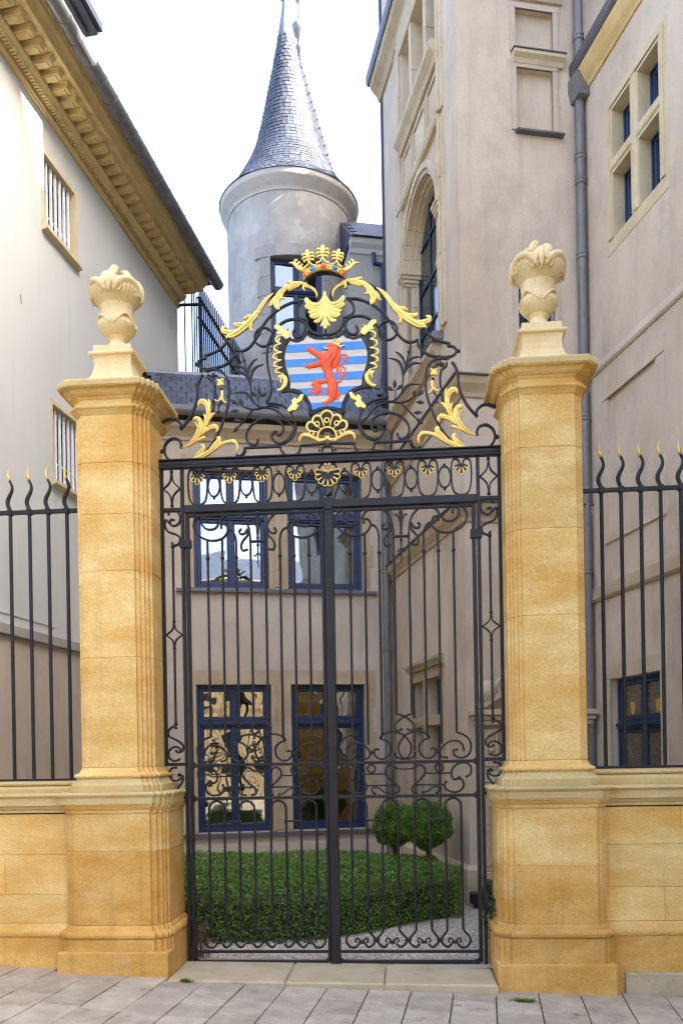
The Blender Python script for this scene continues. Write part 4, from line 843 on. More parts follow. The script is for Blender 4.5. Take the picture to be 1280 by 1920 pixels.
# ================================================================== URNS
def urn(sx, label):
    z0 = 4.40; M = Matrix.Translation((sx*PX, PY, z0)); T = thing('stone_urn', M, label, 'urn', 'carved urns on the gate piers')
    def sq(h, z, c=.0): return [(h, -h, z), (h, h, z), (-h, h, z), (-h, -h, z)]
    MB().rings([sq(.235, -.04), sq(.235, .02), sq(.225, .03)]).build('pedestal_foot', MT['pale'], T, M)
    pr = [(.222, .031), (.215, .04), (.19, .065), (.165, .10), (.148, .15), (.142, .20), (.146, .245), (.155, .265)]
    MB().rings([sq(h, z) for h, z in pr]).build('pedestal', MT['pale'], T, M)
    MB().rings([sq(h, z) for h, z in ((.162, .266), (.172, .27), (.176, .28), (.172, .29), (.155, .294))]).build('pedestal_top', MT['pale'], T, M)
    MB().rings([sq(.145, .2945), sq(.145, .345), sq(.14, .35)]).build('pedestal_top', MT['pale'], T, M)
    B = .345; M0 = M; M = M0 @ Matrix.Translation((0, 0, B)) @ Matrix.Diagonal((.985, .985, .80, 1)) @ Matrix.Translation((0, 0, -B))
    def modb(r, z, t):
        if z-B < .20 and z-B > .12: return r*(1+.014*math.cos(36*t)*math.sin((z-B-.12)/.08*math.pi))
        return r
    foot = [(.125, B), (.128, B+.012), (.11, B+.025), (.088, B+.045), (.068, B+.075), (.062, B+.10), (.066, B+.115), (.080, B+.128), (.084, B+.136), (.080, B+.142)]
    MB().lathe(foot, 40).build('urn_foot', MT['pale'], T, M, smooth=50)
    def lobed(r, z, t):
        zz = (z-B-.14)/.19
        if 0 < zz < 1:   # four gadrooned shells round the bulb
            q = .5-.5*math.cos(4*t); s = max(0, math.sin(zz*math.pi)); return r*(1+.06*q*s+.026*math.cos(44*t)*s)
        return r
    body = [(.078, B+.142), (.10, B+.165), (.122, B+.195), (.137, B+.23), (.141, B+.255), (.137, B+.28), (.130, B+.30), (.126, B+.33), (.127, B+.38), (.129, B+.42), (.130, B+.45), (.130, B+.47)]
    MB().lathe(body, 160, mod=lobed).build('urn_body', MT['pale'], T, M, smooth=True)
    # scroll bands over the lower shells
    for k in range(4):
        a = math.pi/4*(2*k+1)
        pts = []
        for i in range(17):
            q = -1+2*i/16; th = a+q*.70; zz = B+.30-.055*abs(q)**1.5+.02*math.cos(q*math.pi); rr_ = .139+.006*(1-abs(q)); pts.append((rr_*math.cos(th), rr_*math.sin(th), zz))
        MB().tube(pts, [.004+.008*math.sin(math.pi*i/16)**.5 for i in range(17)], 8).build('scroll_band', MT['pale'], T, M, smooth=True)
    # flared shell rim
    def rim(r, z, t):
        q = abs(math.sin(2*t)); s = min(1, max(0, (z-B-.43)/.11)); return (r*(1+.10*q*s+.045*s*math.cos(40*t)), z+.02*q*s)
    MB().lathe([(.125, B+.43), (.135, B+.45), (.158, B+.475), (.178, B+.505), (.186, B+.54), (.182, B+.565), (.16, B+.56), (.14, B+.55), (.02, B+.54)], 176, mod=rim).build('shell_rim', MT['pale'], T, M, smooth=True)
    for k in range(4):
        a = math.pi/2*k+math.pi/4; pts = []; rad = []
        for i in range(25):     # big C scrolls that roll over each corner shell
            q = -1+2*i/24; th = a+q*.66; zz = B+.615-.12*abs(q)**2.2; rr_ = .190-.012*abs(q)**2; pts.append((rr_*math.cos(th), rr_*math.sin(th), zz)); rad.append(.012+.024*(1-q*q)**.5)
        MB().tube(pts, rad, 9).build('scroll', MT['pale'], T, M, smooth=True)
        pts = []
        for i in range(25):     # ruffled inner edge of the shell
            q = -1+2*i/24; th = a+q*.46; zz = B+.560-.075*abs(q)**2+.007*math.cos(q*19); rr_ = .192-.006*abs(q); pts.append((rr_*math.cos(th), rr_*math.sin(th), zz))
        MB().tube(pts, [.008]*25, 7).build('ruffle', MT['pale'], T, M, smooth=True)
        # swag hanging on the neck
        pts = []
        for i in range(15):
            q = -1+2*i/14; th = a+q*.5; zz = B+.475-.035*abs(q)**.7-.055*max(0, abs(q)-.6)*2; pts.append((.129*math.cos(th), .129*math.sin(th), zz))
        MB().tube(pts, [.003+.006*math.sin(math.pi*i/14) for i in range(15)], 6).build('swag', MT['pale'], T, M, smooth=True)
        # shoulder
        b = a+math.pi/4; m = MB()
        for q, ln, w_, tz in ((0, .20, .034, .0), (-.30, .16, .026, .01), (.30, .16, .026, .01), (-.55, .11, .020, .025), (.55, .11, .020, .025)):
            pts = []; rad = []
            for i in range(9):
                t = i/8; th = b+q*(.35+.5*t)*1.0; zz = B+.67-tz-t*ln*1.0; rr_ = .158+.040*math.sin(t*2.0); pts.append((rr_*math.cos(th), rr_*math.sin(th), zz)); rad.append(w_*(.55+.6*math.sin(math.pi*min(1, t+.2)))*.8*(1 if t < .8 else .6))
            m.tube(pts, rad, 7)
        m.build('acanthus_leaf', MT['pale'], T, M, smooth=True)
    MB().lathe([(.165, B+.55), (.178, B+.59), (.172, B+.625), (.150, B+.655), (.125, B+.675), (.10, B+.69), (.02, B+.70)], 96, mod=lambda r, z, t: r*(1+.03*math.cos(12*t)+.02*math.cos(4*t))).build('lid', MT['pale'], T, M, smooth=True)
    # crowning acanthus cluster, open in the middle
    m = MB()
    for k in range(5):
        th = 2*math.pi*k/5+.4+(0 if sx > 0 else .5); pts = []; rad = []; 
        for i in range(10):
            t = i/9; rr_ = .105-.075*t+.02*math.sin(t*math.pi); zz = B+.675+(.105 if k % 2 else .085)*math.sin(t*math.pi*.60)*1.05; pts.append((rr_*math.cos(th+t*.25), rr_*math.sin(th+t*.25), zz)); rad.append(.034-.012*t if i < 9 else .012)
        m.tube(pts, rad, 8)
        for sgn in (-1, 1): m.tube([(p[0]+.018*sgn*math.sin(th), p[1]-.018*sgn*math.cos(th), p[2]-.008) for p in pts[1:8]], [.020]*6+[.008], 6)
    m.build('leaf_finial', MT['pale'], T, M, smooth=True)
urn(-1, 'carved pale stone urn with broken leafy top on the left gate pier'); urn(1, 'carved pale stone urn with shell rim and mossy scroll on the right gate pier')
# ================================================================== HEDGES
def leaves(name, pts, nrm, size, mat, T, M=None, jit=.9):
    n = len(pts); a = rng.normal(size=(n, 3))*jit+nrm; a /= np.linalg.norm(a, axis=1)[:, None]
    t = np.cross(a, rng.normal(size=(n, 3))); t /= np.linalg.norm(t, axis=1)[:, None]; b = np.cross(a, t); s = size*rng.uniform(.6, 1.35, (n, 1))
    V = np.stack([pts-t*s, pts-b*s*.5+a*s*.1, pts+t*s, pts+b*s*.5+a*s*.1], 1).reshape(-1, 3)
    me = bpy.data.meshes.new(name); me.vertices.add(4*n); me.vertices.foreach_set('co', V.ravel()); me.loops.add(4*n); me.loops.foreach_set('vertex_index', np.arange(4*n)); me.polygons.add(n); me.polygons.foreach_set('loop_start', np.arange(0, 4*n, 4)); me.polygons.foreach_set('loop_total', np.full(n, 4)); me.update(); me.materials.append(mat)
    return place(name, me, M or Matrix(), T)
def hedge(name, poly, h, label, n_top, n_side, mat='leaf', cat='hedge'):
    cx = sum(p[0] for p in poly)/len(poly); cy = sum(p[1] for p in poly)/len(poly)
    T = thing(name, (cx, cy, 0), label, cat)
    ins = [(cx+(x-cx)*.95, cy+(y-cy)*.95) for x, y in poly]
    MB().prism(ins, .02, h-.17 if n_top > 9000 else h-.03, 2).build('shade_core', MT['shadefill'], T, Matrix())  # solid near-black block, shade between the leaves put in as colour
    P = np.array(poly); lo, hi = P.min(0), P.max(0); pts = []; nr = []
    def inside(x, y):
        c = np.zeros(len(x), bool); n = len(P)
        for i in range(n):
            x1, y1 = P[i]; x2, y2 = P[(i+1) % n]
            if y1 == y2: continue
            c ^= ((y1 > y) != (y2 > y)) & (x < (x2-x1)*(y-y1)/(y2-y1)+x1)
        return c
    q = rng.uniform(lo, hi, (int(n_top*1.6), 2)); q = q[inside(q[:, 0], q[:, 1])][:n_top]
    vv = (-q[:, 0]*math.sin(TP)*.6+q[:, 1]+.03*np.sin(q[:, 0]*2.1))/.40; fr_ = np.abs(vv-np.round(vv)); und = -.15*np.clip(1-fr_/.2, 0, 1)**.7+.012*np.sin(q[:, 0]*5+q[:, 1]*3)+.008*np.sin(q[:, 0]*17+1)
    pts.append(np.c_[q, h+und+rng.normal(0, .010, len(q))]); nr.append(np.tile([0, -.2, 1.], (len(q), 1)))
    per = [math.dist(poly[i], poly[(i+1) % len(poly)]) for i in range(len(poly))]; tot = sum(per)
    for i, L_ in enumerate(per):
        a, b = P[i], P[(i+1) % len(P)]; k = int(n_side*L_/tot); t = rng.uniform(0, 1, k)[:, None]; xy = a+(b-a)*t; nn = np.array([(b-a)[1], -(b-a)[0]])/L_
        if (cx-a[0])*nn[0]+(cy-a[1])*nn[1] > 0: nn = -nn
        z = rng.uniform(.01, h, k); off = rng.normal(0, .012, k)+.014*np.sin(xy[:, 0]*9+z*7)+.01*np.sin(xy[:, 1]*13-z*11)-.02*(z > h-.05)
        pts.append(np.c_[xy+nn*off[:, None], z]); nr.append(np.tile([nn[0], nn[1], .3], (k, 1)))
    leaves('foliage', np.concatenate(pts), np.concatenate(nr), .0125, MT[mat], T, Matrix())
    return T
def gp0(x, y, z): r = ray(x, y); t = (z-HC)/r[2]; return (XC+r[0]*t, -D0+r[1]*t)
hz = .49
front = [gp0(x, y, hz) for x, y in ((290, 1664), (450, 1663), (600, 1659), (727, 1643), (811, 1630), (862, 1627))]
bk = [gp0(862, 1621, hz), gp0(826, 1618, hz), gp0(818, 1607, hz), gp0(760, 1601, hz), gp0(640, 1594, hz), gp0(470, 1597, hz), gp0(300, 1600, hz)]
hedge('box_hedge', front+bk, hz, 'large clipped box hedge with curved front face behind the gate', 34000, 26000, 'leaf')
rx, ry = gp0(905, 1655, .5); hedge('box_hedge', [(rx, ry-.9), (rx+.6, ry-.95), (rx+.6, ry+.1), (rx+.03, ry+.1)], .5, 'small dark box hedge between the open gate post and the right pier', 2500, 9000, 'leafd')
# clipped yew balls
def ballbush(px_, py_, rxp, ryp, dep, label, seed):
    c = at_depth(px_, py_, dep); k = dep/FPX; rx_, rz_ = rxp*k, ryp*k; T = thing('topiary_ball', (c.x, c.y, 0), label, 'topiary bush', 'clipped ball bushes rising from the hedge')
    n = 9000; u_ = rng.normal(size=(n, 3)); u_ /= np.linalg.norm(u_, axis=1)[:, None]; lump = 1+.07*np.sin(u_[:, 0]*7+seed)+.06*np.sin(u_[:, 2]*9+seed*2)+.05*np.sin(u_[:, 1]*11)
    rad = (rng.uniform(.72, 1.0, n)**.5)*lump; P = u_*rad[:, None]*np.array([rx_, rx_, rz_])+np.array([c.x, c.y, c.z])
    leaves('foliage', P, u_+np.array([0, 0, .4]), .013, MT['yew'], T, Matrix(), 1.0)
    m = 700; v_ = rng.normal(size=(m, 3)); v_[:, 2] = np.abs(v_[:, 2])+.3; v_ /= np.linalg.norm(v_, axis=1)[:, None]
    base = v_*np.array([rx_, rx_, rz_])*.95+np.array([c.x, c.y, c.z]); V = []; F = []
    for i in range(m):
        d = (v_[i]+rng.normal(size=3)*.35); d /= np.linalg.norm(d); L_ = rng.uniform(.03, .085)*(1.4 if v_[i][2] > .6 else .8)
        for q in range(5):
            p = base[i]+d*L_*q/5; s = np.cross(d, rng.normal(size=3)); s /= np.linalg.norm(s); o = len(V); V += [p-d*.004, p+s*.013+d*.006, p+d*.006]; F.append((o, o+1, o+2))
    me = bpy.data.meshes.new('shoots'); me.from_pydata([tuple(v) for v in V], [], F); me.materials.append(MT['yew']); place('shoots', me, Matrix(), T)
    mb = MB(); mb.tube([(c.x, c.y, .2), (c.x+.01, c.y, c.z-rz_*.75), (c.x, c.y, c.z)], [.026, .022, .015], 8)
    for k2 in range(9):
        a = k2*.7+seed; mb.tube([(c.x, c.y, c.z-rz_*1.15), (c.x+.09*math.cos(a), c.y+.09*math.sin(a), c.z-rz_*.7), (c.x+.16*math.cos(a), c.y+.16*math.sin(a), c.z-rz_*.35)], [.010, .008, .005], 5)
    mb.build('trunk', MT['bark'], T, Matrix(), smooth=True)
    MB().ball(c, min(rx_, rz_)*.62, 12).build('inner_shade', MT['shadefill'], T, Matrix())
ballbush(739, 1549, 38, 39, 9.9, 'smaller clipped ball bush, left of the pair behind the hedge', 1)
ballbush(800, 1549, 46, 42, 9.35, 'larger bright green clipped ball bush, right of the pair behind the hedge', 2)
# dry twigs at the hedge's left end
x0_, y0_ = gp0(378, 1740, .2); m = MB()
for k in range(70):
    x_ = x0_+rng.normal(0, .06); m.tube([(x_, y0_-.30+rng.normal(0, .02), .02), (x_+rng.normal(0, .02), y0_-.30, .2), (x_+rng.normal(0, .05), y0_-.3+rng.normal(0, .04), rng.uniform(.25, .38))], [.003, .003, .001], 4)
tag(m.build('dry_twigs', MT['bark']), 'dry brown twigs at the bare left end of the hedge', kind='stuff')
# black spot lamp on the gravel
c = gp0(893, 1692, .06); T = thing('garden_spotlight', (c[0], c[1], 0), 'small black garden spotlight on the gravel at the tower corner', 'spotlight')
MB().cbox(c[0]-.07, c[0]+.07, c[1]-.05, c[1]+.05, .05, .17, .012).build('housing', MT['iron'], T, Matrix()); MB().cbox(c[0]-.03, c[0]+.03, c[1]-.02, c[1]+.02, 0, .05, .004).build('stand', MT['iron'], T, Matrix())
# weeds in the joints
def weeds(px_, py_, n, sp, h, label, long=1.):
    c = gp0(px_, py_, gz(gp0(px_, py_, 0)[0])); V = []; F = []
    for i in range(n):
        x_, y_ = c[0]+rng.normal(0, sp*long), c[1]+rng.normal(0, sp*.35); z_ = gz(x_)-.004; a = rng.uniform(0, 6.28); ln = rng.uniform(.4, 1)*h; w_ = .0025; dx, dy = math.cos(a), math.sin(a); o = len(V)
        V += [(x_-dy*w_, y_+dx*w_, z_), (x_+dy*w_, y_-dx*w_, z_), (x_+dx*ln*.5+dy*w_, y_+dy*ln*.5-dx*w_, z_+ln*.7), (x_+dx*ln*.5-dy*w_, y_+dy*ln*.5+dx*w_, z_+ln*.7), (x_+dx*ln*1.1, y_+dy*ln*1.1, z_+ln*.8)]
        F += [(o, o+1, o+2, o+3), (o+3, o+2, o+4)]
    me = bpy.data.meshes.new('weeds'); me.from_pydata(V, [], F); me.materials.append(MT['grass']); return tag(place('weeds', me, Matrix()), label, kind='stuff')
weeds(348, 1841, 160, .016, .035, 'small green weed tuft at the left end of the threshold step')
weeds(985, 1878, 200, .045, .035, 'green grass tuft in the paving joint before the right pier', 1.)
for a, b, n, l in ((1085, 1903, 30, 'small weeds in the paving joint right of the grass tuft'), (900, 1893, 20, 'tiny weeds in the paving joint below the threshold'), (855, 1885, 34, 'thin moss line in the paving joint below the gate')): weeds(a, b, n, .03, .014, l)

# moss and seedlings along the paving joints
V = []; F = []
for k in range(1500):
    j = rng.integers(0, 34); a_ = -5.2+SW*j; s_ = rng.uniform(-3, -.3); P_ = fs.at(a_+rng.normal(0, .004), s_)
    if not (-1.9 < P_.x < 2.6) or P_.y > -.62 or rng.uniform() > .25+.75*(math.sin(j*2.3+s_*3) > .1): continue
    z_ = gz(P_.x)-.006; ln = rng.uniform(.004, .014); t_ = rng.uniform(0, 6.28); w_ = .003; o_ = len(V)
    V += [(P_.x-w_, P_.y, z_), (P_.x+w_, P_.y, z_), (P_.x+ln*.8*math.cos(t_), P_.y+ln*.8*math.sin(t_), z_+ln)]; F.append((o_, o_+1, o_+2))
me = bpy.data.meshes.new('joint_moss'); me.from_pydata(V, [], F); me.materials.append(MT['grass']); tag(place('joint_moss', me, Matrix()), 'thin green moss and seedlings in the paving joints', kind='stuff')
# ================================================================== WROUGHT IRON
def strap(m, P, w=.015, d=.026, y=0., closed=False, taper=0):
    """flat bar swept along a path in the gate plane"""
    P = [Vector((p[0], p[1])) for p in P]; Q = [P[0]]
    for p in P[1:]:
        if (p-Q[-1]).length > 1e-4: Q.append(p)
    P = Q; n = len(P); rs = []
    for i, p in enumerate(P):
        a = P[(i-1) % n] if (closed or i) else P[0]; b = P[(i+1) % n] if (closed or i < n-1) else P[-1]
        t = (b-a).normalized(); nn = Vector((-t.y, t.x)); ww = (w[i] if hasattr(w, '__len__') else w)/2; c = min(.003, ww*.4)
        if i and i < n-1:
            t1 = (P[i]-P[i-1]).normalized(); t2 = (P[i+1]-P[i]).normalized(); cs = max(.55, abs(t1.dot(t2)*.5+.5)**.5); ww = ww/cs if t1.dot(t2) > 0 else ww
        if taper and not closed: ww *= min(1, .45+taper*min(i, n-1-i)/n)
        h = d/2; rs.append([(p.x+nn.x*a_, y+b_, p.y+nn.y*a_) for a_, b_ in ((-ww, -h+c), (-ww+c, -h), (ww-c, -h), (ww, -h+c), (ww, h-c), (ww-c, h), (-ww+c, h), (-ww, h-c))])
    if closed: rs.append(rs[0])
    m.rings(rs, cap=not closed); return m
Z2 = zoomer(600, 440, 3.5556); Z4 = zoomer(600, 820, 3.5556); Z6 = zoomer(600, 1300, 3.5556); ZC = zoomer(760, 680, 7.1111); ZK = zoomer(540, 460, 8.5333); ZL = zoomer(530, 630, 7.1111); ZS = zoomer(560, 440, 4.5731); ZP = zoomer(540, 750, 8.5333)
def cv(Z, pts): return [Z(x, y) for x, y in pts]
def scroll(T, Z, pts, w=.015, d=.026, balls=(), smooth=True, br=.011, sx=1, name='scroll', y=0., mirror=None, seg=None, thick=1.):
    """a traced bar; balls: indices of the points that end in a hammered ball"""
    P = cv(Z, pts) if Z else [tuple(p) for p in pts]
    if mirror is not None: P = [(2*mirror-x, z) for x, z in P]
    P = [(x*sx, z) for x, z in P]; pts0 = P
    if smooth: P = smooth_path(P, sub=5)
    m = MB(); strap(m, P, w, d, y)
    for b in balls: m.ball((pts0[b][0], y, pts0[b][1]), br, 8)
    return m.build(name, MT['iron'], T, Matrix(), smooth=35)
def hooked(T, Z, segs, sx=1, mirror=None, w=.015, d=.026, name='scroll', balls=(), y=0., br=.011):
    """several smooth segments joined with sharp corners, as one bar"""
    P = []
    for s in segs:
        q = smooth_path(cv(Z, s) if Z else s, sub=5)
        P += q
    bl = [ (cv(Z, [b])[0] if Z else b) for b in balls]
    f = lambda p: ((2*mirror-p[0] if mirror is not None else p[0])*sx, p[1])
    m = MB(); strap(m, [f(p) for p in P], w, d, y)
    for b in bl: b = f(b); m.ball((b[0], y, b[1]), br, 8)
    return m.build(name, MT['iron'], T, Matrix(), smooth=35)
def ring(T, c, r, w=.014, sx=1, name='ring', balls=(), sq=1., d=.026, y=0.):
    m = MB(); n = 36; strap(m, [((c[0]+r*math.cos(2*math.pi*k/n))*sx, c[1]+r*sq*math.sin(2*math.pi*k/n)) for k in range(n)], w, d, y, closed=True)
    for b in balls: m.ball((b[0]*sx, y, b[1]), .011, 8)
    return m.build(name, MT['iron'], T, Matrix(), smooth=35)
def rail(T, x0, x1, z, h=.03, d=.03, y=0., name='rail', sx=1, c=.004):
    a, b = sorted((x0*sx, x1*sx)); return MB().cbox(a, b, y-d/2, y+d/2, z-h/2, z+h/2, c).build(name, MT['iron'], T, Matrix())
def post(T, x, z0, z1, w=.028, d=.03, name='post', sx=1, y=0.): return MB().cbox(x*sx-w/2, x*sx+w/2, y-d/2, y+d/2, z0, z1, .003).build(name, MT['iron'], T, Matrix())
# ---- relief: domed forms from tapered strokes, on a fine grid
def relief(name, mat, T, strokes=(), polys=(), y=-.02, k=.8, res=.0016, thick=.008, flat=None, zlim=None, edge=.004, sx=1, hole=(), M=None, flute=.0):
    pts = [(p[0], p[1]) for s in strokes for p in s]+[p for q in polys for p in q]; rm = max([p[2] for s in strokes for p in s], default=0)
    x0, x1 = min(p[0] for p in pts)-rm-.002, max(p[0] for p in pts)+rm+.002; z0, z1 = min(p[1] for p in pts)-rm-.002, max(p[1] for p in pts)+rm+.002
    if zlim: z0, z1 = zlim
    nx, nz = max(3, int((x1-x0)/res)), max(3, int((z1-z0)/res)); gx = np.linspace(x0, x1, nx); gz_ = np.linspace(z0, z1, nz); X, Z = np.meshgrid(gx, gz_); H = np.full(X.shape, -1.)
    for s in strokes:
        S = np.full(X.shape, -1.)
        for (ax, az_, ra), (bx, bz, rb_) in zip(s, s[1:]):
            dx, dz = bx-ax, bz-az_; L2 = dx*dx+dz*dz+1e-12; t = np.clip(((X-ax)*dx+(Z-az_)*dz)/L2, 0, 1); r_ = ra+(rb_-ra)*t; d2 = (X-ax-t*dx)**2+(Z-az_-t*dz)**2
            S = np.maximum(S, np.where(d2 < r_*r_, np.sqrt(np.maximum(r_*r_-d2, 0))*k*(1-flute+flute*np.cos(np.sqrt(d2)/np.maximum(r_, 1e-6)*math.pi*2.6)), -1))
        H = np.maximum(H, S)
    for q in polys:
        c = np.zeros(X.shape, bool); D = np.full(X.shape, 9.); n = len(q)
        for i in range(n):
            xa, za = q[i]; xb, zb_ = q[(i+1) % n]
            if za != zb_: c ^= ((za > Z) != (zb_ > Z)) & (X < (xb-xa)*(Z-za)/(zb_-za)+xa)
            dx, dz = xb-xa, zb_-za; t = np.clip(((X-xa)*dx+(Z-za)*dz)/(dx*dx+dz*dz+1e-12), 0, 1); D = np.minimum(D, np.hypot(X-xa-t*dx, Z-za-t*dz))
        h = flat if flat is not None else .01
        H = np.maximum(H, np.where(c, h*np.sqrt(np.clip(1-(1-np.clip(D/edge, 0, 1))**2, 0, 1))+1e-5, -1))
    for q in hole:
        c = np.zeros(X.shape, bool); n = len(q)
        for i in range(n):
            xa, za = q[i]; xb, zb_ = q[(i+1) % n]
            if za != zb_: c ^= ((za > Z) != (zb_ > Z)) & (X < (xb-xa)*(Z-za)/(zb_-za)+xa)
        H[c] = -1
    ins = H > 0; cell = ins[:-1, :-1] & ins[1:, :-1] & ins[:-1, 1:] & ins[1:, 1:]; use = np.zeros(X.shape, bool)
    for a in (0, 1):
        for b in (0, 1): use[a:nz-1+a, b:nx-1+b] |= cell
    idx = -np.ones(X.shape, int); nu = use.sum(); idx[use] = np.arange(nu); V = np.c_[X[use]*sx, y-H[use], Z[use]]
    j, i = np.nonzero(cell); F = np.stack([idx[j, i], idx[j, i+1], idx[j+1, i+1], idx[j+1, i]], 1)
    # skirt
    pad = np.zeros((nz+1, nx+1), bool); pad[1:nz, 1:nx] = cell; E = []
    c = pad[1:nz, 1:nx]
    for dj, di, e0, e1 in ((-1, 0, (0, 0), (0, 1)), (1, 0, (1, 1), (1, 0)), (0, -1, (1, 0), (0, 0)), (0, 1, (0, 1), (1, 1))):
        nb = pad[1+dj:nz+dj, 1+di:nx+di]; jj, ii = np.nonzero(c & ~nb); E.append(np.stack([idx[jj+e0[0], ii+e0[1]], idx[jj+e1[0], ii+e1[1]]], 1))
    E = np.concatenate(E) if E else np.zeros((0, 2), int); bvs = np.unique(E); mp = -np.ones(nu, int); mp[bvs] = nu+np.arange(len(bvs)); VB = V[bvs].copy(); VB[:, 1] = y+thick; V[bvs, 1] = np.minimum(V[bvs, 1], y-.0003)
    SK = np.stack([E[:, 1], E[:, 0], mp[E[:, 0]], mp[E[:, 1]]], 1); V = np.concatenate([V, VB]); F = np.concatenate([F, SK]) if len(F) else SK
    if sx < 0: F = F[:, ::-1]
    me = bpy.data.meshes.new(name); n = len(F); me.vertices.add(len(V)); me.vertices.foreach_set('co', V.ravel()); me.loops.add(4*n); me.loops.foreach_set('vertex_index', F.ravel()); me.polygons.add(n); me.polygons.foreach_set('loop_start', np.arange(0, 4*n, 4)); me.polygons.foreach_set('loop_total', np.full(n, 4)); me.update(); me.shade_smooth(); me.set_sharp_from_angle(angle=R(60)); me.materials.append(mat)
    return place(name, me, M or Matrix(), T)
def st(Z, pts, kr):
    """stroke: traced (x, y, r) with r in traced pixels, smoothed; kr = metres per traced pixel"""
    P = [(*Z(x, y), r*kr) for x, y, r in pts]; return smooth_path(P, sub=4)
K2, KC, KK, KL, KS, KP = [6.6/FPX/k for k in (3.5556, 7.1111, 8.5333, 7.1111, 4.5731, 8.5333)]
def lobe(Z, kr, *pts): return st(Z, pts, kr)

